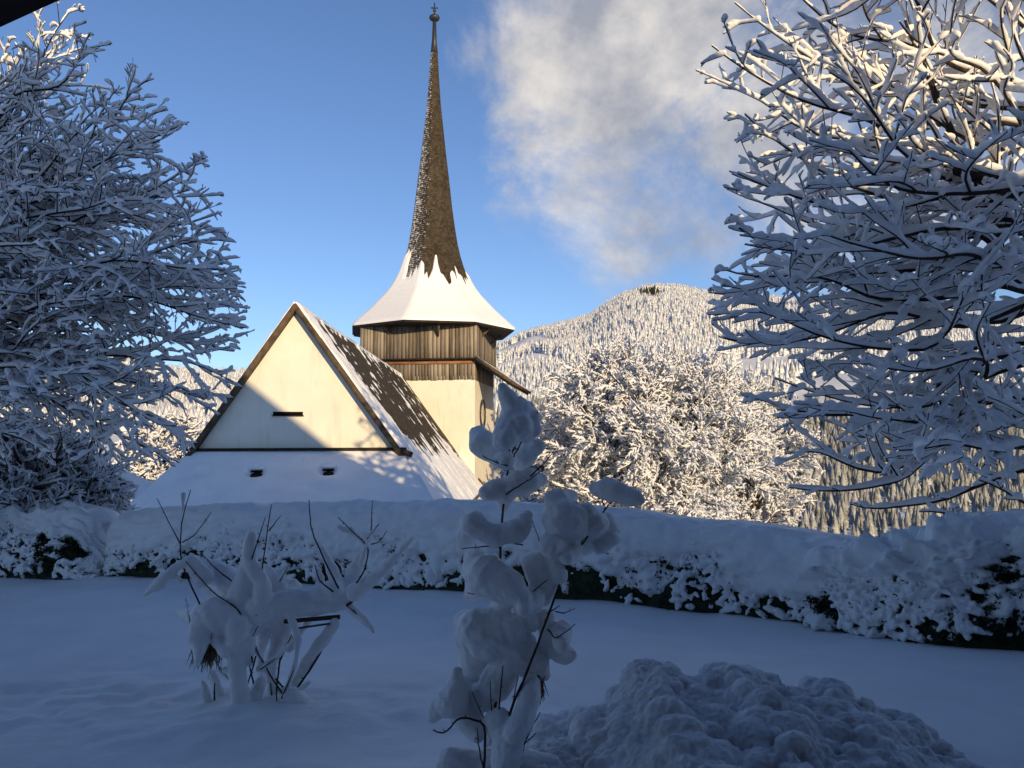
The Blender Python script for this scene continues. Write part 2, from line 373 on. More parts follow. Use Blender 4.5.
xs = np.concatenate([np.linspace(-70, -12, 50)[:-1], np.linspace(-12, 12, 560)[:-1], np.linspace(12, 70, 50)])
ys = np.concatenate([np.linspace(-40, 2, 40)[:-1], np.linspace(2, 20, 480)[:-1], np.linspace(20, 110, 90)])
heightmesh('snow_ground', xs, ys, zground, M['snow'])

# hills: ridge line given as picture columns -> elevation, at a true distance
RU = np.array([-700, -300, 0, 120, 210, 260, 400, 500, 530, 560, 590, 606, 625, 648, 680, 712, 760, 860, 1024, 1400, 1800]) * 1.0
RV = np.array([330, 335, 348, 358, 372, 372, 360, 343, 330, 323, 314, 303, 291, 283, 284, 291, 296, 300, 318, 320, 330]) * 1.0
RY = np.interp(RU, [-700, 260, 500, 640, 1024, 1800], [1300, 1300, 2000, 2100, 1700, 1500])
def hills_z(u, Y):
    """u = picture column of the bearing, Y = distance ahead"""
    v = np.interp(u, RU, RV); yr = np.interp(u, RU, RY)
    zr = 2 + (HZ - v) / F * yr - 8
    t = (Y - 150) / (yr - 150)
    tc = np.clip(t, 0, 1)
    g = tc ** 1.25
    z = -9.0 + (zr + 9.0) * g
    env = np.clip(tc * 6, 0, 1) * np.clip((1 - tc) * 5, 0, 1)
    X = (u - 512) / F * Y
    z = z + env * (20 * fbm(X / 240, Y / 300, oct=4, seed=33) + 12 * fbm(X / 90, Y / 260, oct=3, seed=35))
    over = np.clip(t - 1, 0, 1)
    z = z - over * 420
    return z, X
def build_hills():
    u = np.linspace(-700, 1800, 420); yy = 108 * (3200 / 108.0) ** np.linspace(0, 1, 170)
    U, Y = np.meshgrid(u, yy, indexing='ij'); Z, X = hills_z(U, Y)
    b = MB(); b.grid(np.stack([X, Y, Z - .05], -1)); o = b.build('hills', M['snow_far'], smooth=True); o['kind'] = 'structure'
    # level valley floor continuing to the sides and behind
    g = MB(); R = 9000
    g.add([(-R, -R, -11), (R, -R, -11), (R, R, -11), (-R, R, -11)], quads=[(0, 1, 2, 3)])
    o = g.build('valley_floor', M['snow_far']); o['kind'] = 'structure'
build_hills()
tick('build_hills')

# ------------------------------------------------------------------ conifers on the hills
def conifer_mesh(seed, tiers=4, pts=6):
    """unit tree: height 1, jagged tiers"""
    rg = np.random.RandomState(seed); V = []; T = []
    n = 0
    for k in range(tiers):
        zb = .06 + .80 * k / tiers; zt = min(1.0, zb + .42 * (1 - .35 * k / tiers)) if k < tiers - 1 else 1.0
        r = .19 * (1 - .82 * k / tiers)
        m = pts * 2; a = np.arange(m) * 2 * math.pi / m + rg.rand() * 3
        rr = r * np.where(np.arange(m) % 2 == 0, 1.0, .55) * (.8 + .4 * rg.rand(m))
        ring = np.stack([rr * np.cos(a), rr * np.sin(a), zb - .03 * (np.arange(m) % 2 == 0) + .02 * rg.rand(m)], -1)
        V += [ring, [[0, 0, zt]]]
        for j in range(m): T.append((n + m, n + j, n + (j + 1) % m))
        n += m + 1
    return np.vstack(V), np.array(T)
protos = [conifer_mesh(i, 4 if i < 3 else 3, 5) for i in range(6)]
def scatter(name, X, Y, Z, H, m, label, seed=1, protos=protos):
    rg = np.random.RandomState(seed); b = MB(); k = rg.randint(0, len(protos), len(X)); ang = rg.rand(len(X)) * 6.28
    for p, (PV, PT) in enumerate(protos):
        s = np.where(k == p)[0]
        if not len(s): continue
        c, sn = np.cos(ang[s]), np.sin(ang[s]); w = H[s] * (.8 + .6 * rg.rand(len(s)))
        x = (PV[None, :, 0] * c[:, None] - PV[None, :, 1] * sn[:, None]) * w[:, None] + X[s][:, None]
        y = (PV[None, :, 0] * sn[:, None] + PV[None, :, 1] * c[:, None]) * w[:, None] + Y[s][:, None]
        z = PV[None, :, 2] * H[s][:, None] + Z[s][:, None]
        V = np.stack([x, y, z], -1).reshape(-1, 3); nv = len(PV)
        T = (PT[None] + (np.arange(len(s)) * nv)[:, None, None]).reshape(-1, 3)
        b.add(V, tris=T)
    o = b.build(name, m); tag(o, label, None, kind='stuff'); return o
def build_forest():
    rg = np.random.RandomState(7)
    n = 100000
    u = rg.uniform(-60, 1090, n); Y = np.sqrt(rg.uniform(170 ** 2, 2200 ** 2, n))
    keep = ((u < 290) | (u > 475))
    yr = np.interp(u, RU, RY); keep &= (Y < yr * 1.015)
    Z, X = hills_z(u, Y)
    px, py = px_of(X, Y, Z)
    # open snowfields on the slope (meadows)
    f1 = fbm(X / 170, Y / 260, oct=3, seed=71)
    keep &= f1 < .42
    mead = ((u > 735) & (u < 900) & (Y > 560) & (Y < 860) & (vnoise(X / 60, Y / 90, seed=4) > -.55)) | ((u > 700) & (u < 1040) & (Y > 400) & (Y < 470) & (vnoise(X / 60, Y / 90, seed=5) > -.1))
    mead |= (u < 290) & (Y < 420) & (vnoise(X / 60, Y / 70, seed=6) > -.2)
    keep &= ~mead
    X, Y, Z, u = X[keep], Y[keep], Z[keep], u[keep]
    H = (8 + 15 * rg.rand(len(X)) ** 1.3) * np.interp(Y, [330, 900, 2200], [.75, .9, .9]) * np.interp(Y, [170, 330], [.55, 1.0])
    pxx, pyy = px_of(X, Y, Z); dk = ((pxx - 651) / 11) ** 2 + ((pyy - 297) / 5) ** 2 < .25 + rg.rand(len(X)) * 1.2
    near = (rg.rand(len(X)) < sstep(520, 330, Y)) & (u > 480)
    print('forest trees', len(X), 'dark', dk.sum(), near.sum())
    scatter('valley_wood', X[near & ~dk], Y[near & ~dk], Z[near & ~dk] - 1, H[near & ~dk], M['conifer_shaded'], 'conifer wood at the hillside foot on the right, shade put into its colour', 5)
    dk0 = dk; X, Y, Z, H, dk = X[~near], Y[~near], Z[~near], H[~near], dk0[~near]
    scatter('snowy_forest', X[~dk], Y[~dk], Z[~dk] - 1, H[~dk], M['conifer'], 'sunlit snow covered forest on the far hillside', 3)
    if dk.sum() > 3:
        scatter('dark_wood', X[dk], Y[dk], Z[dk] - 1, H[dk] * .9, M['conifer_dark'], 'small dark patch of bare trees near the summit', 4)
build_forest()
def young_wood():
    rg = np.random.RandomState(17); n = 9000
    u = rg.uniform(480, 1100, n); Y = np.sqrt(rg.uniform(106 ** 2, 340 ** 2, n)); X = (u - 512) / F * Y
    Z = np.where(Y > 108, hills_z(u, Y)[0], -9); keep = (fbm(X / 22, Y / 26, oct=2, seed=3) > -.5) & (hills_z(u, Y)[1] == X)
    X, Y, Z = X[keep], Y[keep], Z[keep]
    scatter('young_conifer_wood', X, Y, Z - .4, (1.8 + 4.6 * rg.rand(len(X)) ** 1.7) * np.interp(Y, [112, 300], [.7, 1.5]), M['conifer_shaded'], 'dense young conifers on the valley floor behind the right end of the hedge', 6, [conifer_mesh(50 + i, 9, 8) for i in range(4)])
young_wood()
tick('build_forest')

# ------------------------------------------------------------------ church
def build_church():
    Yg = 32.0
    A = at(297, 306, Yg); Lp = at(190, 457, Yg); Rp = at(404, 453, Yg)
    zb = (Lp.z + Rp.z) / 2; Lp.z = zb; Rp.z = zb
    church = empty('church', (A.x, 40, -3.2), 'old village church with cream gable and tall shingled spire behind snowy hedge', 'church')
    # far end of the ridge
    Yf = 40.0
    while at(405, 378, Yf).z < A.z: Yf += .05
    Fp = at(405, 378, Yf)
    rd = (Fp - A); rd.z = 0; Lr = rd.length; rd.normalize()
    vR = (Rp - A); vL = (Lp - A)
    ze = -.55; kR = (ze - A.z) / vR.z; kL = (ze - A.z) / vL.z
    print('ridge len', Lr, 'Yf', Yf, 'A', A, 'rd', rd, 'far eave px', px_of(*(Fp + vR * kR)))
    hip_run = 2.9                                     # how far the lean-to comes forward
    RE = A + vR * kR; LE = A + vL * kL
    fwd = -rd
    RC = RE + fwd * hip_run; LC = LE + fwd * hip_run
    # --- walls
    b = MB(); b.poly([Lp, Rp, A], .35, (0, -1, 0)); gw = b.build('gable_wall', M['plaster'], church)
    b = MB(); inner = .45
    def wall(p, q):
        b.poly([Vector((p.x, p.y, -3.3)), Vector((q.x, q.y, -3.3)), Vector((q.x, q.y, ze - .05)), Vector((p.x, p.y, ze - .05))], .3, Vector((q.y - p.y, -(q.x - p.x), 0)))
    cR = RC + Vector((-inner, inner, 0)); cL = LC + Vector((inner, inner, 0)); eR = RE + rd * Lr + Vector((-inner, -.2, 0)); eL = LE + rd * Lr + Vector((inner, -.2, 0))
    wall(cL, cR); wall(cR, eR); wall(eR, eL); wall(eL, cL)
    b.build('nave_wall', M['plaster'], church)
    # far gable
    b = MB(); b.poly([Fp + vL * .98, Fp + vR * .98, Fp + Vector((0, 0, -.1))], .3, (0, 1, 0)); b.build('far_gable_wall', M['plaster'], church)
    # slit opening in the gable
    b = MB(); c = at(288, 413.5, Yg - .012); b.box(c, (1.12, .03, .13)); sl = b.build('gable_slot', M['black'], church)
    b = MB(); b.box(c + Vector((0, -.03, -.085)), (1.2, .08, .03)); b.build('sill', M['darkwood'], sl)
    # --- roof planes
    def slope(v, k, side):
        b = MB(); n = Vector((v.x, v.y, v.z)).cross(rd) * (-side)
        n = v.cross(rd); n = n if n.z > 0 else -n; n.normalize()
        E = A + v * k; Rr = A + v
        p = [A, Fp, Fp + v * k, E + fwd * hip_run, Rr]
        b.poly(p, .12, n); return b, n
    br, nR = slope(vR, kR, 1); o = br.build('nave_roof', M['shingle'], church); o['label'] = 'dark shingled right roof slope half bared of snow'
    bl, nL = slope(vL, kL, -1); bl.build('nave_roof', M['shingle'], church)
    b = MB(); nF = (Rp - Lp).cross(LC - Lp); nF = nF if nF.z > 0 else -nF
    b.poly([Lp, Rp, RC, LC], .12, nF); b.build('lean_to_roof', M['shingle'], church)
    # --- snow on the right slope: a sheet whose thickness comes and goes
    def slope_snow(v, k, n, thick, nu=220, nv=170, name='roof_snow'):
        vv = np.linspace(-.012, 1, nv); uu = np.linspace(0, 1, nu)
        U, V = np.meshgrid(uu, vv, indexing='ij')
        depth = V * k                                     # in multiples of v
        start = -np.clip((depth - 1) / (k - 1), 0, 1) * hip_run - .0 * (depth < 1)
        s = start + (Lr + .1 - start) * U
        An, vn, rn, nn = map(np.array, (A, v, rd, n))
        P = An + depth[..., None] * vn + s[..., None] * rn
        th = thick(s, depth, k)
        edge = np.minimum(np.minimum(U * nu, (1 - U) * nu), np.minimum((1 - V) * nv, (V + .012) * nv + .6)); th = np.where(edge < 1, -.03, th)
        P = P + th[..., None] * nn
        b = MB(); b.grid(P); return b.build(name, M['snow'], church, smooth=True)
    def thR(s, d, k):
        sl = s / Lr; r = d / k
        nz = fbm(s * .55, d * 26 + s * .3, oct=5, seed=51, rough=.6)          # streaks running down the slope
        nz2 = fbm(s * 2.0, d * 12, oct=4, seed=57)
        st = fbm(s * 1.6, d * 2.2, oct=4, seed=61, rough=.65)
        # bare zone in screen: upper middle and far strip
        near = 1 - sstep(.6, 2.8, s - r * 3.5)               # snow kept beside the near verge
        low = sstep(.50, .82, r - .06 * sl)                  # snow kept on the lower half
        ridge = 1 - sstep(.0, .045, r)
        far = sstep(.955, .985, sl)
        m = -.36 + 1.15 * near * (1 - .25 * ridge) + 1.15 * low + .62 * ridge * (st > -.25) + (1.0 * st + .38 * nz2 + .40 * nz) - 1.6 * far
        return np.clip(m, -.6, 1) * .13 + .02 * nz2
    slope_snow(vR, kR, nR, thR, 300, 240)
    slope_snow(vL, kL, nL, lambda s, d, k: .12 + .03 * fbm(s, d * 8, seed=3), 60, 60)
    # lean-to snow
    nu, nv = 260, 80
    U, V = np.meshgrid(np.linspace(0, 1, nu), np.linspace(0, 1, nv), indexing='ij')
    top = np.array(Lp) + U[..., None] * (np.array(Rp) - np.array(Lp)); bot = np.array(LC) + U[..., None] * (np.array(RC) - np.array(LC))
    P = top + V[..., None] * (bot - top)
    ed = np.minimum(np.minimum(U, 1 - U) * nu, (1 - V) * nv)
    th = .20 + .035 * fbm(P[..., 0] * .8, P[..., 1] * 1.6, oct=4, seed=12) + .012 * fbm(P[..., 0] * 5, P[..., 1] * 5, seed=15)
    holes = []
    for (hx, hy) in ((202, 471), (256, 471), (328, 469.5)):
        for yy in np.arange(29, 32, .02):
            q = at(hx, hy, yy); tz = zb + (yy - Lp.y) * (zb - ze) / hip_run
            if q.z < tz + .2: holes.append(q); break
    for i, q in enumerate(holes):
        rr = ((P[..., 0] - q.x) / .32) ** 2 + ((P[..., 1] - q.y - .03) / .2) ** 2
        th = th - (.05 if i == 0 else .24) * np.exp(-rr ** 2) + .09 * np.exp(-(((P[..., 0] - q.x) / .5) ** 2 + ((P[..., 1] - q.y + .45) / .25) ** 2))
    th = np.where(ed < 1, .0, th)
    nn = np.array(nF.normalized()); P = P + th[..., None] * nn
    b = MB(); b.grid(P); b.build('lean_to_snow', M['snow'], church, smooth=True)
    for i, q in enumerate(holes):
        if i == 0: continue
        b = MB(); b.box((q.x, q.y + .12, q.z - .02), (.40, .22, .07)); h = b.build('roof_vent', M['black'], church)
        b = MB(); b.ball((q.x + .02, q.y + .16, q.z + .10), .1, (3.0, 2.2, .8)); b.build('vent_snow', M['snow_fine'], h, smooth=True)
    # dark rim under the gable and verge boards
    b = MB(); b.beam(Lp + Vector((-.1, -.12, .19)), Rp + Vector((.1, -.12, .23)), .2, .11); b.beam(Rp + Vector((-.05, -.3, .16)), Rp + Vector((.34, -.3, .0)), .24, .2); b.build('sill_beam', M['darkwood'], church)
    for (v, end) in ((vR, 1.035), (vL, 1.03)):
        b = MB(); p0 = A + Vector((0, -.22, .02)) ; p1 = A + v * end + Vector((0, -.22, 0))
        n = v.cross(rd); n = n if n.z > 0 else -n; n.normalize()
        b.beam(p0 - n * .05, p1 - n * .05, .26, .19, up=n); b.build('verge_board', M['verge'], church)
        b = MB(); c = (p0 + p1) / 2
        # ragged strip of snow on the verge
        pts = [p0.lerp(p1, t) + n * (.06 + .02 * random.random()) for t in np.linspace(0, .22 if v is vR else .4, 30)]
        b.tube([tuple(p) for p in pts], [.055 + .03 * random.random() for _ in pts], 6, rnd=True, flat=.7); b.build('verge_snow', M['snow_fine'], church, smooth=True)
    # snow line on the ridge
    pts = [A.lerp(Fp, t) + Vector((0, 0, .03)) for t in np.linspace(-.005, .93, 60)]
    rr = .09 + .05 * fbm(np.linspace(0, 20, 60), np.zeros(60), seed=2)
    b = MB(); b.tube([tuple(p) for p in pts], rr, 7, rnd=True, flat=.8); b.build('ridge_snow', M['snow'], church, smooth=True)
    # far verge: wide bare board strip
    b = MB(); b.beam(Fp + nR * .04, Fp + vR * kR + nR * .04, 1.1, .12, up=nR); b.build('verge_board', M['verge'], church)
    b = MB(); E = Fp + vR * kR
    b.beam(RC + Vector((.06, 0, -.05)), E + Vector((.06, 0, -.05)), .14, .12); b.build('gutter', M['metal'], church)

    # --- tower
    tc = Vector((-6.25, 66.0, 0)); th = math.radians(8)
    d = Vector((math.cos(th), -math.sin(th), 0)); n = Vector((-math.sin(th), -math.cos(th), 0))
    def P(a, b_, z): q = tc + d * a + n * b_; return Vector((q.x, q.y, z))
    z_top = at(474, 324, 61).z; z_mid = at(474, 357.5, 61).z; z_low = at(474, 379.5, 61).z
    h = 4.2
    tower = MB()
    for (s0, s1) in (((-1, 1), (1, 1)), ((1, 1), (1, -1)), ((1, -1), (-1, -1)), ((-1, -1), (-1, 1))): 
        p = P(s0[0] * h, s0[1] * h, -3.3); q = P(s1[0] * h, s1[1] * h, -3.3); pz = p.copy(); qz = q.copy(); pz.z = qz.z = z_low + .3
        tower.add([tuple(p), tuple(q), tuple(qz), tuple(pz)], quads=[(0, 1, 2, 3)])
    tower.build('tower_wall', M['plaster'], church)
    def boards(hh, z0, z1, seed, name):
        rg = random.Random(seed); b = MB()
        for face in range(4):
            ax = [(d, n), (n * -1, d), (d * -1, n * -1), (n, d * -1)][face]
            # ax[0] runs along the face, ax[1] is outward
            x = -hh
            while x < hh - .02:
                w = min(rg.uniform(.2, .34), hh - x); out = hh + rg.uniform(.0, .035)
                c = tc + ax[0] * (x + w / 2) + ax[1] * (out - .03)
                zlo = z0 + rg.uniform(-.03, .03)
                bm_c = Vector((c.x, c.y, (zlo + z1) / 2)); ang = math.atan2(ax[0].y, ax[0].x)
                b.box(bm_c, (w - .022, .06, z1 - zlo), rz=ang); x += w
        # dark backing
        ob = b.build(name, M['boards'], church); 
        bb = MB(); bb.box((tc.x, tc.y, (z0 + z1) / 2), (2 * hh - .13, 2 * hh - .13, z1 - z0 - .02), rz=-th); bb.build('lining', M['darkwood'], ob)
        return ob
    boards(4.36, z_mid, z_top, 3, 'belfry_boards'); lb = boards(4.2, z_low, z_mid - .02, 5, 'lower_boards')
    lb['label'] = 'lower belt of weathered boards with a reddish upper edge'
    # reddish moulding & thin eave between the two belts
    b = MB()
    for (s0, s1) in (((-1, 1), (1, 1)), ((1, 1), (1, -1)), ((-1, -1), (-1, 1))):
        b.beam(P(s0[0] * 4.5, s0[1] * 4.5, z_mid - .06), P(s1[0] * 4.5, s1[1] * 4.5, z_mid - .06), .28, .10)
    b.build('string_course', M['darkwood'], church)
    b = MB(); b.beam(P(-4.24, 4.26, z_mid - .30), P(4.2, 4.26, z_mid - .30), .05, .22)
    b.build('red_board', noisy('red_board', (.22, .08, .035), (.30, .17, .09), scale=1.2, stretch=(1, 1, 3), rough=.85, bump=.2), church)
    # pent roof on the right hand side of the tower
    i0, i1 = P(4.3, 4.6, z_mid + .0), P(4.3, -4.6, z_mid + .0)
    o0, o1 = P(7.15, 4.6, z_mid - 1.95), P(7.15, -4.6, z_mid - 1.95)
    b = MB(); nn = (o0 - i0).cross(i1 - i0); nn = nn if nn.z > 0 else -nn
    b.poly([i0, o0, o1, i1], .10, nn); pr = b.build('pent_roof', M['darkwood'], church)
    nn.normalize()
    for t in np.linspace(.02, .98, 8):
        b = MB(); p = i0.lerp(i1, t); q = o0.lerp(o1, t); b.beam(p - nn * .2, q - nn * .2 , .12, .16); b.build('rafter', M['verge'], pr)
    b = MB(); b.poly([i0 + nn * .14 + (o0 - i0) * .0, o0 + nn * .12, o1 + nn * .12, i1 + nn * .14], .13, nn); s = b.build('pent_snow', M['snow'], pr)
    bv = s.modifiers.new('b', 'BEVEL'); bv.width = .05; bv.segments = 2
    b = MB(); b.beam(i0 + n * .08, o0 + n * .08 , .09, .26, up=nn); b.beam(o0 + n * .08, o1, .08, .22, up=nn); b.build('fascia', M['verge'], pr)
    # clock on the right hand face
    cc = P(4.22, 1.2, at(497, 414, 64).z)
    clock = MB(); Rt = 1.1; pts = []
    rot = Matrix.Rotation(0, 3, 'Z')
    def ringp(rad, k=36, lift=.04): return [tuple(cc + d * lift + n * (rad * math.cos(t)) + Vector((0, 0, rad * math.sin(t)))) for t in np.linspace(0, 2 * math.pi, k)]
    clock.tube(ringp(Rt), [.05] * 36, 6); clock.tube(ringp(Rt * .72), [.025] * 36, 5)
    for kx in range(12):
        a = kx * math.pi / 6; u = n * math.cos(a) + Vector((0, 0, math.sin(a)))
        clock.beam(cc + d * .04 + u * (Rt * .76), cc + d * .04 + u * (Rt * .95), .05, .05, up=tuple(d))
    ck = clock.build('clock_ring', M['metal'], church)
    b = MB(); b.beam(cc + d * .1, cc + d * .1 + Vector((0, 0, .75)), .05, .03, up=tuple(d)); b.beam(cc + d * .1, cc + d * .1 + n * -.4 + Vector((0, 0, -.3)), .07, .03, up=tuple(d)); b.build('clock_hand', M['gold'], ck)

    # --- spire (octagon, flared)
    zz = lambda py: at(432, py, 66).z
    prof = [(331, 81.5), (326, 76), (320, 69.5), (313, 62), (305, 54.5), (298, 48), (291, 42.8), (284, 38.5), (276, 34.6), (268, 31.6), (258, 28.5), (245, 25.4), (230, 22.8), (208, 19.6), (180, 16.3), (156, 13.2), (130, 10.2), (104, 7.2), (80, 5.4), (50, 3.4)]
    pz = np.array([zz(p[0]) for p in prof]); pr_ = np.array([p[1] for p in prof]) * 66 / F * 1.0
    order = np.argsort(pz)
    rotn = math.radians(10.6)
    def octr(ang):      # radius factor of a regular octagon (circumradius 1) at angle measured from the face normal
        a = (ang + math.pi / 8) % (math.pi / 4) - math.pi / 8
        return math.cos(math.pi / 8) / np.cos(a)
    nA = 128; ang = np.arange(nA) * 2 * math.pi / nA     # from face normal
    ww = rotn + ang; dirx = np.sin(ww); diry = -np.cos(ww)
    of = octr(ang) * 1.03
    def loft(zs, extra=0.0, name='spire_roof', m=None, th=None):
        Rz = np.interp(zs, pz[order], pr_[order])
        R = Rz[None, :] * of[:, None]
        Z = np.repeat(zs[None, :], nA, 0).copy()
        if th is not None:
            slope_ = np.gradient(Rz, zs)               # dR/dz (negative)
            nl = np.sqrt(1 + slope_ ** 2); R = R + th / nl[None]; Z = Z + th * (-slope_ / nl)[None]
        Pp = np.stack([tc.x + R * dirx[:, None], tc.y + R * diry[:, None], Z], -1)
        b = MB(); b.grid(Pp, close_u=True); return b.build(name, m, church, smooth=False)
    loft(np.linspace(pz.min(), pz.max(), 160), name='spire_roof', m=M['shingle_dusted'])
    zs = np.linspace(pz.min() - .12, zz(238), 210)
    A2, Z2 = np.meshgrid(ang, zs, indexing='ij')
    ca, sa = np.cos(A2 + rotn), np.sin(A2 + rotn)
    zl = zz(266) - .75 * sstep(-.1, .75, sa) * 1.6 + .25 * np.maximum(0, -sa)
    k1 = fbm(ca * 5, sa * 5, Z2 * .12, oct=3, seed=81); k2 = fbm(ca * 16, sa * 16, Z2 * .25, oct=3, seed=83)
    mm = (zl + 3.2 * np.clip(k1, -.5, .22) + .9 * k2 - Z2 - .15)
    thk = np.clip(mm * .3, -.2, .12) + .012 * fbm(ca * 8, sa * 8, Z2 * 1.2, seed=85)
    so = loft(zs, name='spire_snow', m=M['snow_fine'], th=thk)
    for p in so.data.polygons: p.use_smooth = True
    # soffit and drooping dark edge
    zr = pz.min()
    rim = [Vector((tc.x + pr_.max() * of[i] * dirx[i], tc.y + pr_.max() * of[i] * diry[i], zr)) for i in range(0, nA, 8)]
    b = MB(); b.poly([p - Vector((0, 0, .02)) for p in rim], .22, (0, 0, 1)); b.build('eave_soffit', M['darkwood'], church)
    for k in range(8):                                # struts below the eaves
        b = MB(); a = rotn + math.pi / 4 * k; u = Vector((math.sin(a), -math.cos(a), 0))
        b.beam(tc + u * 4.42 + Vector((0, 0, zr - 1.15)), tc + u * 5.5 + Vector((0, 0, zr - .22)), .16, .16); b.build('eave_strut', M['verge'], church)
    # finial
    f = MB(); tp = Vector((tc.x, tc.y, 0)); zt = pz.max()
    f.tube([(tc.x, tc.y, zt - .3), (tc.x, tc.y, zz(40)), (tc.x, tc.y, zz(20))], [.30, .19, .14], 12)
    fo = f.build('spire_cap', M['metal'], church, smooth=True)
    b = MB(); b.ball((tc.x, tc.y, zz(18)), .38, (1.15, 1.15, .75), 16, 10); b.build('finial_ball', M['metal'], fo, smooth=True)
    b = MB(); b.tube([(tc.x, tc.y, zz(16)), (tc.x, tc.y, zz(3))], [.07, .05], 8); b.beam((tc.x - .28, tc.y, zz(8)), (tc.x + .28, tc.y, zz(8)), .08, .08)
    b.ball((tc.x, tc.y, zz(10.5)), .14); b.build('finial_cross', M['metal'], fo)
build_church()
tick('build_church')

# ------------------------------------------------------------------ chalet behind the camera: it shades the garden, its porch edge shows top left
def build_chalet():
    ch = empty('chalet', (1.2, -8, 0), 'dark wooden chalet whose porch roof edge cuts off the top left corner', 'chalet')
    ap = Vector((4.1, .6, 13.75)); s = math.tan(math.radians(38)); dn = -14.0
    hl, hr = 13.0, 9.5
    b = MB(); th = .3
    for (sg, w) in ((-1, hl), (1, hr)):
        e = Vector((ap.x + sg * w, ap.y, ap.z - (s if sg > 0 else 0.27) * w)); e2 = e.copy(); e2.y = dn; a2 = ap.copy(); a2.y = dn
        b.poly([ap, e, e2, a2], th, Vector((sg * (s if sg > 0 else .27), 0, 1)))
    b.build('roof', M['darkwood'], ch)
    b = MB(); y0 = -1.3
    zl = ap.z - s * hl + .3; wl = ap.x - hl + 1.2; wr = ap.x + hr - 1.2
    b.poly([(wl, y0, -.3), (wr, y0, -.3), (wr, y0, ap.z - s * (wr - ap.x) - .35), (ap.x, y0, ap.z - .4), (wl, y0, ap.z - .27 * (ap.x - wl) - .35)], .3, (0, 1, 0))
    b.box(((wl) , (y0 + dn) / 2 - .3, 3), (.3, abs(dn - y0) - 1.6, 6.4)); b.box(((wr), (y0 + dn) / 2 - .3, 3), (.3, abs(dn - y0) - 1.6, 6.4))
    b.build('wall', noisy('chalet_wood', (.05, .03, .018), (.11, .065, .035), scale=3, stretch=(.3, 1, 6)), ch)
    for (x, z) in ((-5, 1.6), (-2.2, 4.6), (4.5, 1.6), (4.7, 4.6), (1.2, 7.6)):
        b = MB(); b.box((x, y0 + .02, z), (1.3, .1, 1.4)); w = b.build('window', M['glass'], ch)
        b = MB()
        for (dx, dz, sx, sz) in ((-.66, 0, .09, 1.5), (.66, 0, .09, 1.5), (0, .72, 1.4, .09), (0, -.72, 1.4, .09), (0, 0, .05, 1.4)): b.box((x + dx, y0 + .09, z + dz), (sx, .06, sz))
        b.build('frame', mat('white_frame', (.7, .7, .68)), w)
    b = MB(); b.box((.9, y0 + .03, 1.05), (1.0, .1, 2.1)); d = b.build('door', M['door'], ch)
    b = MB(); b.tube([(1.3, y0 + .12, 1.0), (1.18, y0 + .12, 1.0)], [.015, .015], 6); b.build('handle', M['metal'], d)
    # porch roof: rising to the right, its lower edge crosses the top left corner
    p1 = at(-6, 30, 1.5); p2 = at(62, -1, 1.5); dr = (p2 - p1).normalized()
    lft = p1 - dr * .55; apx = p1 + dr * 3.3; b = MB(); t = .13
    nn = Vector((-dr.z, 0, dr.x))
    b.poly([lft + nn * t, apx + nn * t, Vector((apx.x, -1.28, apx.z)) + nn * t, Vector((lft.x, -1.28, lft.z)) + nn * t], t, nn)
    rgt = Vector((apx.x + 3.2 * dr.x, apx.y, apx.z - 3.2 * dr.z)); n2 = Vector((dr.z, 0, dr.x))
    b.poly([apx + n2 * t, rgt + n2 * t, Vector((rgt.x, -1.28, rgt.z)) + n2 * t, Vector((apx.x, -1.28, apx.z)) + n2 * t], t, n2)
    b.build('porch_roof', M['darkwood'], ch)
    for x, z in ((lft.x + .25, lft.z), (rgt.x - .25, rgt.z)):
        b = MB(); b.box((x, .9, z / 2 - .1), (.14, .14, z + .1)); b.build('porch_post', M['darkwood'], ch)
    # added unseen roof block that shades the right tree and the lower nave
    b = MB(); y1 = -4.0; zt = 10.4
    b.poly([(11, y1, zt), (30, y1, zt), (30, y1 + 4, zt - 2.6), (11, y1 + 4, zt - 2.6)], .25, (0, .55, 1)); b.poly([(11, y1, zt), (30, y1, zt), (30, y1 - 4, zt - 2.6), (11, y1 - 4, zt - 2.6)], .25, (0, -.55, 1))
    b.box((21, y1, 3.6), (15, 6, 7.4)); b.build('shade_roof', M['darkwood'], ch)
build_chalet()
tick('build_chalet')

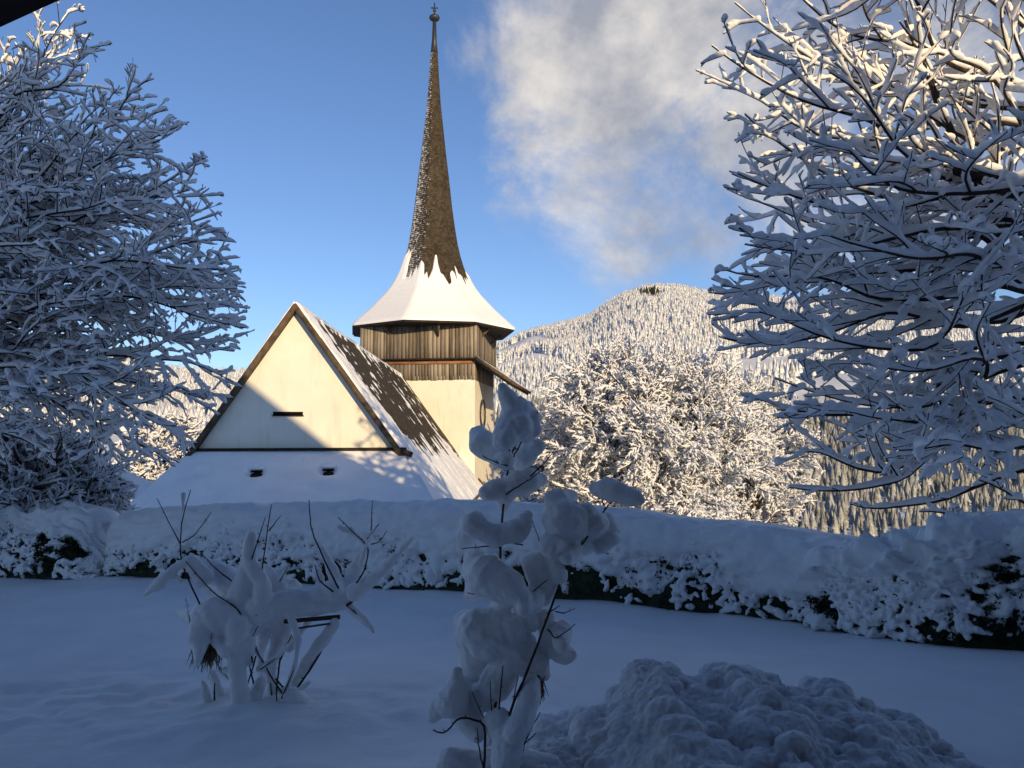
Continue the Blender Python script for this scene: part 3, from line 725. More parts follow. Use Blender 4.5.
# ------------------------------------------------------------------ snow covered trees
UP = np.array([0, 0, 1.0])
def norm(v): return v / (np.linalg.norm(v) + 1e-9)
class Tree:
    def __init__(s, seed, P):
        s.rg = np.random.RandomState(seed); s.P = P; s.tw = []; s.lines = []      # (pts, rad, lvl)
    def curve(s, P, d, L, r, lvl):
        if s.P.get('fast') and lvl == s.P['max']:
            s.tw.append((*P, *d, L)); return
        rg = s.rg; p = s.P; step = p['step'][min(lvl, len(p['step']) - 1)]
        n = max(3, int(L / step)); st = L / n; pts = [P.copy()]; dd = d.copy()
        cu = p['curl'][min(lvl, len(p['curl']) - 1)] ; wg = p['wig']
        w = rg.normal(size=3)
        for i in range(n):
            t = i / n; w = .7 * w + .5 * rg.normal(size=3)
            dd = norm(dd + w * wg + UP * (cu * (t - p.get('c0', .3))) * (st / .15))
            pts.append(pts[-1] + dd * st)
            if p.get('ok') and not p['ok'](pts[-1]): break
        pts = np.array(pts); m = len(pts)
        rad = r * (1 - .78 * np.linspace(0, 1, m) ** .9); rad = np.maximum(rad, p['rmin'])
        s.add(pts, rad, lvl)
    def add(s, pts, rad, lvl):
        s.lines.append((pts, rad, lvl)); p = s.P; rg = s.rg
        if lvl >= p['max']: return
        seg = np.linalg.norm(np.diff(pts, axis=0), axis=1); cum = np.concatenate([[0], np.cumsum(seg)]); L = cum[-1]
        nch = int(L * p['dens'][lvl] + rg.rand()); side = 1 if rg.rand() < .5 else -1
        a, b = p['angle']
        for k in range(nch):
            t = p['t0'][lvl] + (1 - p['t0'][lvl]) * (k + rg.rand() * .8) / nch
            if t > .985: continue
            q = np.array([np.interp(t * L, cum, pts[:, j]) for j in range(3)]); i = min(len(pts) - 2, int(np.searchsorted(cum, t * L)) - 0); i = max(0, min(i, len(pts) - 2))
            d = norm(pts[i + 1] - pts[i]); rr = np.interp(t * L, cum, rad)
            hz = norm(np.cross(d, UP)) if abs(d[2]) < .95 else norm(rg.normal(size=3))
            phi = rg.normal() * p['roll'] ; sd = hz * math.cos(phi) + norm(np.cross(hz, d)) * math.sin(phi)
            side = -side; an = rg.uniform(a, b)
            cd = norm(d * math.cos(an) + sd * side * math.sin(an) + UP * p['lift'])
            ln = p['len'][lvl] * (L * (1 - t) * p.get('rem', .5) + p.get('fix', .5) * L * .35) * rg.uniform(.6, 1.25)
            ln = min(ln, p['lmax'][lvl]); ln = max(ln, p['lmin'][lvl])
            s.curve(q, cd, ln, min(rr * .75, p['rr'][lvl]), lvl + 1)
    def twigs(s, mb, r0, lift=0.0, n=4, sides=4, keep=1.0, lump=.5):
        """all last twigs in one go: slightly bent spindles"""
        A = np.array(s.tw); A = A[s.rg.rand(len(A)) < keep]; k = len(A); rg = s.rg
        q = A[:, :3]; d = A[:, 3:6]; L = A[:, 6]; bend = rg.normal(size=(k, 3)) * .18
        t = np.linspace(0, 1, n); C_ = q[:, None] + d[:, None] * (L[:, None] * t)[..., None] + bend[:, None] * (L[:, None] * t ** 2)[..., None]
        R = r0 * (1 - .65 * t)[None] * (1 + lump * rg.uniform(-1, 1, (k, n))); C_[..., 2] += lift * R
        ref = np.where(np.abs(d[:, 2:3]) < .9, np.array([[0, 0, 1.0]]), np.array([[1.0, 0, 0]]))
        a = np.cross(d, ref); a /= np.linalg.norm(a, axis=1)[:, None]; b = np.cross(a, d); th = np.arange(sides) * 2 * math.pi / sides
        V = C_[:, :, None] + R[:, :, None, None] * (a[:, None, None] * np.cos(th)[:, None] + b[:, None, None] * np.sin(th)[:, None])
        tip = C_[:, -1] + d * R[:, -1:] * 1.5; base = C_[:, 0] - d * R[:, :1]
        V = np.concatenate([V.reshape(k, n * sides, 3), tip[:, None], base[:, None]], 1); nv = n * sides + 2
        idx = np.arange(n * sides).reshape(n, sides); x = idx[:-1]; y = idx[1:]
        Q = np.stack([x, np.roll(x, -1, 1), np.roll(y, -1, 1), y], -1).reshape(-1, 4); o = (n - 1) * sides
        Tt = np.array([(n * sides, o + j, o + (j + 1) % sides) for j in range(sides)] + [(n * sides + 1, (j + 1) % sides, j) for j in range(sides)])
        off = (np.arange(k) * nv)[:, None, None]
        mb.add(V.reshape(-1, 3), quads=(Q[None] + off).reshape(-1, 4), tris=(Tt[None] + off).reshape(-1, 3))
    def bark(s, mb, sides=(8, 6, 5, 4, 4), lo=0, hi=9):
        for pts, rad, lvl in s.lines:
            if lo <= lvl <= hi: mb.tube(pts, rad, sides[min(lvl, len(sides) - 1)])
    def snow(s, mb, thick, sides=7, gap=.1, flat=.85, tip=.45, lump=.35, up=.55):
        rg = s.rg
        for pts, rad, lvl in s.lines:
            if lvl < 0: continue
            n = len(pts)
            # resample
            seg = np.linalg.norm(np.diff(pts, axis=0), axis=1); cum = np.concatenate([[0], np.cumsum(seg)]); L = cum[-1]
            m = max(4, int(L / (thick * 1.1))); tt = np.linspace(0, L, m)
            q = np.stack([np.interp(tt, cum, pts[:, j]) for j in range(3)], -1); rb = np.interp(tt, cum, rad)
            T = np.gradient(q, axis=0); T /= np.linalg.norm(T, axis=1)[:, None] + 1e-9
            hf = np.sqrt(np.clip(1 - T[:, 2] ** 2, 0, 1)) ** 1.5
            x = np.linspace(0, 1, m); tp = 1 - (1 - tip) * np.clip((x - .55) / .45, 0, 1) ** 1.5
            nz = vnoise(tt * 2.4 / (thick * 12) + rg.rand() * 99, np.full(m, rg.rand() * 99)) + .5 * vnoise(tt / (thick * 2) + rg.rand() * 99, np.full(m, rg.rand() * 9))
            rs = (thick * (.35 + .65 * hf) * tp * (1 + lump * nz) + rb * .55)
            rs = np.maximum(rs, thick * .25)
            c = q + UP[None] * (rb + rs * up)[:, None] * 1.0
            c = c - UP[None] * (rb * .5)[:, None]
            keep = (hf > .25) & (nz > -1.25 + gap)
            i = 0
            while i < m:
                if not keep[i]: i += 1; continue
                j = i
                while j < m and keep[j]: j += 1
                if j - i >= 2: mb.tube(c[i:j], rs[i:j], sides, rnd=True, flat=flat)
                i = j
def bez(a, b, sag, n=18, rg=None, wob=.12):
    a = np.array(a); b = np.array(b); m = (a + b) / 2 + UP * sag
    t = np.linspace(0, 1, n)[:, None]; p = (1 - t) ** 2 * a + 2 * t * (1 - t) * m + t * t * b
    if rg is not None:
        o = rg.rand(3) * 50; tt = t[:, 0] * 4
        w = np.stack([vnoise(tt + o[0], tt * 0 + o[1]), vnoise(tt + o[1], tt * 0 + o[2]), vnoise(tt + o[2], tt * 0 + o[0])], -1) * wob * np.sin(np.pi * t)
        p = p + w
    return p

def right_tree():
    Y0 = 12.3; tr = at(1118, 300, Y0); root = (tr.x, Y0, float(zground(tr.x, Y0)))
    o = empty('bare_tree', root, 'large bare tree reaching in from the right with thick snow on every branch', 'tree')
    env_v = np.array([-200, 0, 60, 110, 160, 200, 300, 345, 380, 430, 480, 515, 540, 700]); env_u = np.array([740, 745, 702, 712, 735, 728, 712, 722, 738, 772, 778, 790, 880, 1000])
    def ok(p):
        u, v = px_of(p[0], p[1], p[2]); return u > np.interp(v, env_v, env_u) and p[1] > 8.6 and p[2] > 1.7
    P = dict(step=[.25, .16, .12, .09], curl=[0, .05, .06, .08], c0=.25, wig=.10, rmin=.0065, max=3, dens=[1.6, 2.4, 2.8], t0=[.22, .12, .15], angle=(.35, .9), roll=.75,
             lift=.02, len=[.85, .75, .7], lmax=[2.3, .95, .42], lmin=[.5, .26, .13], rr=[.020, .012, .008], ok=ok)
    T = Tree(11, P); rg = np.random.RandomState(4)
    H = lambda py: at(1100, py, Y0).z
    # trunk
    tp = [(tr.x + .1, Y0, root[2] - .2), (tr.x, Y0, 2.5), (tr.x - .1, Y0, 4.4), (tr.x - .25, Y0, 5.9), (tr.x - .1, Y0 + .1, 8.0), (tr.x + .2, Y0, 10.5)]
    tm = MB(); tm.tube(tp, [.30, .25, .24, .21, .15, .09], 12); tm.build('trunk', M['bark'], o, smooth=True)
    ends = [  # (end px, end py, end Y, start py, sag)
        (712, 62, 11.6, 190, -.5), (735, 18, 12.4, 160, -.3), (755, -40, 12.8, 120, 0), (800, -60, 11.5, 100, 0), (880, -90, 11.0, 90, .2), (960, -80, 12.0, 100, .3),
        (725, 92, 13.4, 200, -.4), (745, 130, 12.3, 205, -.5), (738, 190, 11.8, 215, -.3), (745, 212, 13.5, 222, -.2), (735, 245, 12.4, 230, -.15), (745, 262, 11.2, 238, .1),
        (720, 285, 11.8, 250, -.15), (735, 318, 13.0, 262, 0), (724, 355, 11.6, 275, .1), (760, 330, 10.8, 270, 0), (775, 395, 12.2, 330, .1), (778, 428, 11.3, 350, .15),
        (785, 470, 12.4, 380, .2), (790, 505, 11.7, 400, .35), (850, 520, 12.6, 420, .35), (840, 440, 13.4, 380, .1), (860, 380, 10.6, 320, .1), (900, 470, 10.4, 400, .2),
        (820, 250, 10.3, 230, .05), (840, 160, 10.2, 200, .0), (830, 90, 10.8, 170, -.1), (900, 40, 10.4, 140, -.1), (870, 300, 14.3, 260, 0), (850, 200, 14.6, 210, 0), (860, 60, 14.2, 150, 0), (920, 530, 11.4, 440, .3), (980, 500, 10.2, 440, .1)]
    for (eu, ev, eY, sv, sag) in ends:
        a = np.array([tr.x - .12, Y0, H(sv)]); b = np.array(at(eu, ev, eY))
        pts = bez(a, b, sag - .35, 24, rg, .55); L = np.linalg.norm(b - a)
        rad = np.linspace(.045, .008, 24) * (1 + .2 * rg.rand())
        # upturned tip
        tt = np.linspace(0, 1, 24); pts[:, 2] += .30 * np.clip(tt - .6, 0, 1) ** 2 * 6 - .05
        T.add(pts, rad, 0)
    # the thick dark limb seen at the frame edge
    T.add(bez((tr.x - .1, Y0, H(215)), np.array(at(958, 168, 11.8)), .05, 12, rg, .1), np.linspace(.2, .11, 12), 0)
    T.add(bez(np.array(at(962, 170, 11.8)), np.array(at(905, 20, 11.6)), -.2, 14, rg, .3), np.linspace(.07, .02, 14), 0)
    # upright thin shoots
    for k in range(130):
        ln = T.lines[rg.randint(len(T.lines))]
        if ln[2] in (0, 1, 2):
            q = ln[0][rg.randint(len(ln[0]) // 2, len(ln[0]))]; T.lines.append((np.array([q + UP * .04, q + np.array([rg.normal() * .04 - .03, 0, .18]), q + np.array([rg.normal() * .08 - .07, 0, .2 + .3 * rg.rand()])]), np.array([.010, .008, .006]), -1))
    print('right tree lines', len(T.lines))
    b = MB(); T.bark(b); b.build('branches', M['bark'], o)
    s = MB(); T.snow(s, .038, 7, gap=.12, tip=.35, lump=.62, flat=1.0, up=.85); so = s.build('snow', M['snow_fine'], o, smooth=True); remesh(so, .016, 2)
right_tree()
tick('right_tree')

def left_tree():
    Y0 = 14.0; tr = at(-95, 300, Y0); root = (tr.x, Y0, float(zground(tr.x, Y0)))
    o = empty('bare_tree', root, 'tall bare tree on the left, its fine snowy twigs reaching the church gable', 'tree')
    env_v = np.array([-200, 0, 40, 75, 95, 130, 160, 220, 290, 335, 365, 390, 440, 470, 520]); env_u = np.array([40, 78, 92, 150, 165, 183, 206, 222, 240, 246, 232, 236, 196, 170, 60])
    def ok(p):
        u, v = px_of(p[0], p[1], p[2]); return u < np.interp(v, env_v, env_u) and p[2] > 1.8
    P = dict(step=[.25, .15, .11, .08], curl=[0, -.012, -.01, .01], c0=.2, wig=.11, rmin=.0052, max=3, dens=[3.4, 4.2, 4.8], t0=[.15, .08, .1], angle=(.4, 1.0), roll=.8,
             lift=-.02, len=[.8, .75, .7], lmax=[1.9, .75, .34], lmin=[.4, .22, .13], rr=[.022, .011, .008], ok=ok)
    T = Tree(21, P); rg = np.random.RandomState(8)
    H = lambda py: at(0, py, Y0).z
    tm = MB(); tm.tube([(tr.x, Y0, root[2] - .2), (tr.x, Y0, 3), (tr.x + .1, Y0, 6), (tr.x, Y0, 10)], [.32, .27, .2, .1], 12); tm.build('trunk', M['bark'], o, smooth=True)
    ends = [(75, 5, 14, 200, -.2), (90, 35, 13.4, 215, -.2), (60, 40, 14.6, 215, -.1), (148, 80, 13.5, 240, -.2), (120, 100, 14.6, 245, 0), (183, 125, 13.7, 260, .0), (160, 140, 12.8, 265, .1),
            (205, 158, 14.2, 275, .1), (190, 190, 13.2, 285, .2), (215, 215, 14.5, 295, .2), (222, 240, 13.4, 305, .3), (238, 290, 13.9, 315, .4), (225, 270, 12.6, 310, .4), (244, 328, 13.3, 330, .5),
            (228, 350, 14.6, 340, .5), (233, 382, 13.2, 345, .7), (205, 400, 14.2, 350, .7), (192, 440, 13.4, 360, .9), (160, 425, 12.6, 365, .8), (170, 462, 14.4, 375, .9), (130, 400, 15, 355, .6),
            (110, 440, 13, 375, .7), (90, 300, 12.3, 320, .3), (110, 200, 12.2, 280, .2), (80, 130, 12.6, 250, 0), (60, 380, 12.4, 350, .4), (50, 460, 13.5, 390, .5), (40, 240, 12, 300, .1), (30, 120, 13, 240, 0), (20, 60, 13.8, 220, 0)]
    for (eu, ev, eY, sv, sag) in ends:
        a = np.array([tr.x + .1, Y0, H(sv)]); b = np.array(at(eu, ev, eY)); pts = bez(a, b, sag, 24, rg, .35)
        T.add(pts, np.linspace(.036, .008, 24), 0)
    print('left tree lines', len(T.lines))
    b = MB(); T.bark(b, (7, 5, 4, 4)); b.build('branches', M['bark'], o)
    s = MB(); T.snow(s, .0265, 6, gap=.35, tip=.5, lump=.7, flat=.95, up=.85); so = s.build('snow', M['snow_fine'], o, smooth=True); remesh(so, .016, 2)
left_tree()
tick('left_tree')

def round_tree(root, Hh, R, label, name, seed, group=None, stems=4, snow_t=.06, dens=1.0, lean=None):
    """broad crowned bare tree, every twig carrying snow"""
    o = empty(name, root, label, 'tree', group)
    rg = np.random.RandomState(seed); cx, cy, cz = root; cc = np.array([cx, cy, cz + Hh * .56])
    def ok(p):
        q = (p - cc) / np.array([R, R, Hh * .47]); return (q ** 2).sum() < 1.0 + .45 * vnoise(np.array(p[0] * .33), np.array(p[2] * .33), np.array(p[1] * .33))
    P = dict(step=[.7, .5, .4, .3], curl=[0, .012, .01, .0], c0=.4, wig=.09, rmin=snow_t * .5, max=3, dens=[1.5 * dens, 2.0 * dens, 5.6 * dens], t0=[.2, .1, .08], angle=(.4, 1.0), roll=2.2,
             lift=.06, len=[1.0, .85, .7], lmax=[R * .8, 2.2, .36], lmin=[1.2, .6, .16], rr=[.10, .05, .035], ok=ok, fast=True)
    T = Tree(seed, P)
    tm = MB()
    for k in range(stems):
        a = 6.28 * k / stems + rg.rand(); off = np.array([math.cos(a), math.sin(a), 0])
        tm.tube([np.array(root) + off * .2 - UP * .3, np.array(root) + off * .45 + UP * Hh * .16, np.array(root) + off * R * .16 + UP * Hh * .34], [.3, .24, .18], 8)
        for j in range(5):
            b2 = a + rg.normal() * .8; el = rg.uniform(.15, 1.35); dv = np.array([math.cos(b2) * math.cos(el) * R, math.sin(b2) * math.cos(el) * R, math.sin(el) * Hh * .47])
            p0 = np.array(root) + off * R * (.10 + .05 * rg.rand()) + UP * Hh * rg.uniform(.2, .34)
            pe = cc + dv * .97; T.add(bez(p0, pe, -.4 + rg.rand(), 16, rg, .9), np.linspace(.16, .04, 16), 0)
    for j in range(int(10 * dens)):     # low limbs filling the skirt of the crown
        b2 = rg.rand() * 6.28; p0 = np.array(root) + UP * Hh * .16; pe = cc + np.array([math.cos(b2) * R * .85, math.sin(b2) * R * .85, -Hh * rg.uniform(.1, .34)])
        T.add(bez(p0, pe, .4, 14, rg, .7), np.linspace(.12, .03, 14), 0)
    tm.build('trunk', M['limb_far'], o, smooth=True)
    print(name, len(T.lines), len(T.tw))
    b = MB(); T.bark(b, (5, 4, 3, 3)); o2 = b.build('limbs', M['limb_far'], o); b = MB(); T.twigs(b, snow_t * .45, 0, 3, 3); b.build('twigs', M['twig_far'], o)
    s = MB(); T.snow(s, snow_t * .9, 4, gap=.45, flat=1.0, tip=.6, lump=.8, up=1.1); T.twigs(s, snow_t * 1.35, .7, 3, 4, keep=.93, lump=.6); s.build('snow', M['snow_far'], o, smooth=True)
    return o
b0 = at(648, 500, 62)
round_tree((b0.x, 62, float(zground(b0.x, 62)) - .1), 9.9 - float(zground(b0.x, 62)), 8.7, 'broad round tree white with frost in full sun beyond the hedge', 'frosted_tree', 31, snow_t=.054, dens=1.36, stems=5)
b0 = at(752, 500, 80)
round_tree((b0.x, 80, float(zground(b0.x, 80)) - .1), 8.8 - float(zground(b0.x, 80)), 6.8, 'smaller frosted tree behind the right side of the round tree', 'frosted_tree', 37, snow_t=.06, dens=1.3, stems=3)
b0 = at(556, 500, 85)
round_tree((b0.x, 85, float(zground(b0.x, 85)) - .1), 6.8 - float(zground(b0.x, 85)), 6.5, 'low frosted tree between the church tower and the round tree', 'frosted_tree', 41, snow_t=.06, dens=1.2, stems=3)
b0 = at(165, 480, 56)
round_tree((b0.x, 56, -3.3), 7.6, 3.6, 'small frosted tree beside the left foot of the church gable', 'frosted_tree', 43, snow_t=.055, dens=1.3, stems=3)
# finely branched shrub behind the left bush
b0 = at(0, 520, 16)
round_tree((b0.x, 16.0, -.3), 2.7, 2.2, 'finely branched snowy shrub in shade below the left tree', 'snowy_shrub', 47, snow_t=.020, dens=2.0, stems=4)

tick('rounds')
# ------------------------------------------------------------------ hedge and bushes
def leaves(mb, P, Nn, n, size, rg):
    """small leaf quads scattered on sampled surface points"""
    i = rg.randint(0, len(P), n); p = P[i] + Nn[i] * rg.uniform(-.03, .06, n)[:, None] + rg.normal(size=(n, 3)) * .02
    a = rg.normal(size=(n, 3)) + Nn[i] * .6; a /= np.linalg.norm(a, axis=1)[:, None]; b = np.cross(a, rg.normal(size=(n, 3))); b /= np.linalg.norm(b, axis=1)[:, None]
    s = size * rg.uniform(.6, 1.3, n)[:, None]
    V = np.stack([p - b * s * .3, p + a * s * .6 , p + b * s * .3, p + a * s * -.6], 1).reshape(-1, 3)
    mb.add(V, quads=np.arange(n * 4).reshape(-1, 4))
def grid_normals(P):
    du = np.gradient(P, axis=0); dv = np.gradient(P, axis=1); n = np.cross(du, dv); return n / (np.linalg.norm(n, axis=2)[..., None] + 1e-9)
def hedge(name, path, heights, depth, label, seed, cover=1.0, lumps=.06, low=.0, nleaf=16000, cat='hedge', ends=(1, 1), rough=0.0, clumps=300):
    o = empty(name, (path[len(path) // 2][0], path[len(path) // 2][1], 0), label, cat)
    path = np.array(path); cum = np.concatenate([[0], np.cumsum(np.linalg.norm(np.diff(path, axis=0), axis=1))]); L = cum[-1]
    ns = int(L / .028); nt_ = 96; s = np.linspace(0, L, ns)
    cx = np.interp(s, cum, path[:, 0]); cy = np.interp(s, cum, path[:, 1]); H = np.interp(s, cum, heights)
    k = np.ones(25) / 25
    def sm(v): return np.convolve(np.pad(v, 12, 'edge'), k, 'valid')
    for _ in range(3): cx, cy, H = sm(cx), sm(cy), sm(H)
    tx, ty = np.gradient(cx), np.gradient(cy); l = np.hypot(tx, ty); nx, ny = -ty / l, tx / l      # points away from the camera (path runs left to right)
    t = np.linspace(0, 1, nt_); ang = np.pi * (1 - t)              # front bottom -> over the top -> back
    e = .42
    prx = np.sign(np.cos(ang)) * np.abs(np.cos(ang)) ** e; prz = np.abs(np.sin(ang)) ** .62
    dd = (.5 + .5 * prx[::1]) * depth
    g = zground(cx, cy)
    S, Tt = np.meshgrid(s, t, indexing='ij')
    endf = np.ones(ns)
    endf = np.clip(np.minimum(s if ends[0] else s * 0 + 9, L - s if ends[1] else s * 0 + 9) / .5, 0, 1) ** .5
    D = (dd[None, :] - depth / 2) * (.35 + .65 * endf[:, None]) + depth / 2
    Z = g[:, None] - .05 + prz[None, :] * (H[:, None] * (.2 + .8 * endf[:, None]))
    P = np.stack([cx[:, None] + nx[:, None] * D, cy[:, None] + ny[:, None] * D, Z], -1)
    P[..., 0] += 0
    n = grid_normals(P)
    if n[:, nt_ // 2, 2].mean() < 0: n = -n
    core = P + n * (.06 * fbm(P[..., 0] * 5, P[..., 1] * 5, P[..., 2] * 5, oct=4, seed=seed))[..., None] - n * .03
    b = MB(); b.grid(core); rg = np.random.RandomState(seed)
    front = (Tt < .75).reshape(-1); leaves(b, core.reshape(-1, 3)[front], n.reshape(-1, 3)[front], nleaf, .055, rg)
    b.build('foliage', M['leaf'], o)
    # snow
    hr = prz[None, :] * np.ones((ns, 1))
    big = fbm(S * .9, hr * 1.5 + Tt * 2, oct=3, seed=seed + 3)
    x, y, z = P[..., 0], P[..., 1], P[..., 2]
    cl = fbm(S * 3.6, Tt * 22, oct=4, seed=seed + 5, rough=.55); cl2 = fbm(S * 12, Tt * 50, oct=3, seed=seed + 9)
    line = .60 + .10 * rough - cover * .11 + (.42 + .45 * rough) * big + low; line = np.minimum(line, .62 + .22 * rough)                     # height share below which the foliage shows
    m = (hr - line) * 3.2
    th = np.where(Tt < .5, np.clip(m, -1.0, 1.0) * .10 + (.13 + rough * .12) * cl * (1.1 - (.75 - .5 * rough) * np.clip(m, 0, 1)) + .07 * cl2 * (1.0 - (.85 - .6 * rough) * np.clip(m, 0, 1)) + .03, .12)
    th = th + .05 * big * sstep(.3, .6, Tt) + lumps * (cl * sstep(.75, .35, Tt) * .6) + .10 * np.clip(hr - .75, 0, 1) * 2
    th = th - .25 * sstep(.10, .02, hr) * (Tt < .5)
    th = th + rough * .10 * sstep(.72, .92, hr)
    droop = np.clip(th, 0, 1) * np.clip(1 - hr, 0, 1) * .5
    Q = P + n * th[..., None]; Q[..., 2] -= droop
    b = MB(); b.grid(Q)
    b.build('snow', M['snow_fine'], o, smooth=True); b = MB()
    # separate clumps of snow caught on the outer twigs
    fr = np.where((Tt < .42).reshape(-1) & (hr.reshape(-1) > .12) & (np.abs(m).reshape(-1) < 2.4))[0]
    pick = fr[rg.randint(0, len(fr), int(L * clumps))]; qq = core.reshape(-1, 3)[pick]; nn = n.reshape(-1, 3)[pick]
    for p_, n_ in zip(qq, nn):
        if vnoise(np.array(p_[0] * 2.2), np.array(p_[2] * 2.2), np.array(p_[1] * 2.2), 7) < -.15: continue
        r_ = rg.uniform(.016, .05); d_ = rg.normal(size=3) * np.array([1, 1, .7]) * r_ * 1.1
        b.tube([p_ + n_ * .03 - d_, p_ + n_ * .05, p_ + n_ * .03 + d_ - UP * r_ * rg.rand()], [r_ * rg.uniform(.4, .8), r_, r_ * rg.uniform(.3, .8)], 7, rnd=True)
    remesh(b.build('snow_clumps', M['snow_fine'], o, smooth=True), .011, 2, .02, .04)
    return o
def gp(px, py):      # ground point below a pixel, level ground
    d = ray(px, py); t = -CAMZ / d.z; return (d.x * t, d.y * t)
pth = [(88, 573), (160, 577), (300, 580), (400, 588), (470, 595), (600, 603), (740, 613), (820, 624), (880, 637)]
def hpath(pts): return [gp(*p) for p in pts]
hp = hpath(pth)
tops = [508, 502, 497, 497, 499, 507, 517, 530, 538]
hh = [2 - (v - HZ) / F * (q[1] + .45) - .16 for v, q in zip(tops, hp)]
print('hedge', [(round(q[0], 1), round(q[1], 1), round(h, 2)) for q, h in zip(hp, hh)])
hedge('clipped_hedge', hp, hh, 1.15, 'long clipped evergreen hedge under a smooth thick blanket of snow', 60, cover=1.0, nleaf=26000)
rp = [(3.25, 10.45), (3.75, 9.8), (4.2, 9.2), (4.75, 8.85), (5.5, 8.65), (6.6, 8.6), (7.6, 8.6)]
hr_ = [2 - (v - HZ) / F * (q[1] + .5) - .1 for v, q in zip([553, 545, 536, 528, 520, 514, 512], rp)]
hedge('shaggy_hedge', rp, hr_, 1.0, 'shaggy evergreen bush below the right tree with broken clumps of snow', 70, cover=-2.0, lumps=.10, nleaf=36000, rough=1.0, clumps=560, ends=(1, 0))
lp = hpath([(-120, 570), (-20, 574), (50, 575), (96, 576)])
hl_ = [2 - (v - HZ) / F * (q[1] + .5) - .1 for v, q in zip([505, 500, 504, 522], lp)]
hedge('dark_bush', lp, hl_, 1.3, 'dark evergreen bush at the left end of the hedge dusted with snow', 80, cover=-3.6, lumps=.07, nleaf=26000, cat='bush', rough=1.0, clumps=560)

tick('hedges')
# ------------------------------------------------------------------ plants in front, drawn bough by bough
def plant(name, label, base, Y, conv, snow_chains, twig_chains, seed, cat, dep=.18, voxel=.012, sc=1.0, tw=.13, fat=1.0):
    o = empty(name, base, label, cat); rg = np.random.RandomState(seed)
    def path3(ch, y0, dy):
        return [tuple(at(*conv(c[0], c[1]), y0 + dy * i / max(1, len(ch) - 1))) for i, c in enumerate(ch)]
    b = MB()
    for ch in snow_chains:
        y0 = Y + rg.uniform(-dep, dep); k = Y / F * sc
        if len(ch) == 1:
            b.ball(at(*conv(ch[0][0], ch[0][1]), y0), ch[0][2] * k, (1, .95, .9), 14, 10); continue
        P3 = np.array(path3(ch, y0, rg.uniform(-.2, .2))); R = np.array([c[2] for c in ch]) * k * fat
        m = 6 * (len(P3) - 1) + 1; t = np.linspace(0, len(P3) - 1, m); q = np.stack([np.interp(t, range(len(P3)), P3[:, j]) for j in range(3)], -1); r = np.interp(t, range(len(P3)), R)
        for _ in range(2): q[1:-1] = (q[:-2] + q[1:-1] * 2 + q[2:]) / 4; r[1:-1] = (r[:-2] + r[1:-1] * 2 + r[2:]) / 4
        r = r * (1 + .14 * vnoise(t * 1.7 + rg.rand() * 50, t * 0)); q[:, 2] += .008 * vnoise(t * 2 + 9, t * 0 + 3)
        b.tube(q, r, 12, rnd=True)
    so = b.build('snow', M['snow_fine'], o, smooth=True); remesh(so, voxel, 4, .028, .08)
    for ch in twig_chains:
        r0 = ch[0]; pts = ch[1:]; y0 = Y - (tw if r0 < .009 else tw * -.4) + rg.uniform(-.06, .05)
        P3 = np.array([tuple(at(*conv(x, y), y0 - .02 * i)) for i, (x, y) in enumerate(pts)])
        m = 5 * (len(P3) - 1) + 1; t = np.linspace(0, len(P3) - 1, m); q = np.stack([np.interp(t, range(len(P3)), P3[:, j]) for j in range(3)], -1)
        for _ in range(2): q[1:-1] = (q[:-2] + q[1:-1] * 2 + q[2:]) / 4
        q += rg.normal(size=q.shape) * .0012
        mb = MB(); mb.tube(q, np.linspace(r0 * .45, r0, m), 6); 
        for i in range(2, m - 2, 3):          # short side buds
            dv = rg.normal(size=3) * .5 + np.array([0, -.2, .5]); dv /= np.linalg.norm(dv); mb.tube([q[i], q[i] + dv * .022], [r0 * .45, r0 * .2], 4)
        mb.build('stem', M['twig'], o)
    return o
c7 = lambda x, y: (130 + x * .3386, 480 + y * .3386)
Yb = 6.75
S7 = [[(380,375,44),(430,370,46),(480,362,48),(560,365,42),(640,352,36)], [(640,350,38),(668,265,27),(682,225,18)], [(625,335,30),(592,255,20),(565,200,8)], [(660,335,26),(745,270,20),(835,172,6)],
      [(650,378,16),(690,412,14),(718,447,6)], [(330,345,52),(350,260,34),(356,168,17)], [(330,350,50),(285,290,44),(232,255,26),(182,228,12)], [(215,290,40),(175,235,20),(140,255,16),(92,300,20),(46,338,7)],
      [(330,400,60),(260,400,58),(215,425,50),(190,470,26)], [(215,400,38),(165,400,20),(138,388,8)], [(205,440,34),(205,500,22),(198,545,9)], [(300,400,58),(330,440,50),(375,400,45)], [(320,430,40),(312,520,28),(322,600,27),(328,690,30)],
      [(430,400,36),(438,470,22),(412,555,17),(428,640,17)], [(458,400,26),(462,470,18),(455,515,7)], [(605,425,16),(560,490,24),(520,550,24),(478,615,13)], [(245,575,15),(268,655,20),(292,705,24)], [(385,600,18),(365,650,22),(350,690,16)],
      [(284,562,13)], [(618,142,10),(655,150,12),(688,182,7),(702,222,5)], [(428,300,26),(402,265,16)], [(400,320,30),(480,305,18),(505,318,8)], [(715,75,3),(714,110,4)], [(158,45,8),(155,95,4)], [(260,480,20),(280,520,12)],
      [(470,640,30),(520,665,26),(420,690,26)], [(250,700,30),(320,712,30),(400,715,28)], [(400,440,20),(385,520,14),(395,590,16)], [(480,470,10),(470,500,14)], [(215,600,10),(225,640,16),(235,690,14)],
      [(168,360,4),(172,400,5)], [(355,250,22),(392,300,24),(392,350,30)], [(560,345,34),(598,325,34)], [(350,480,22),(355,540,12)]]
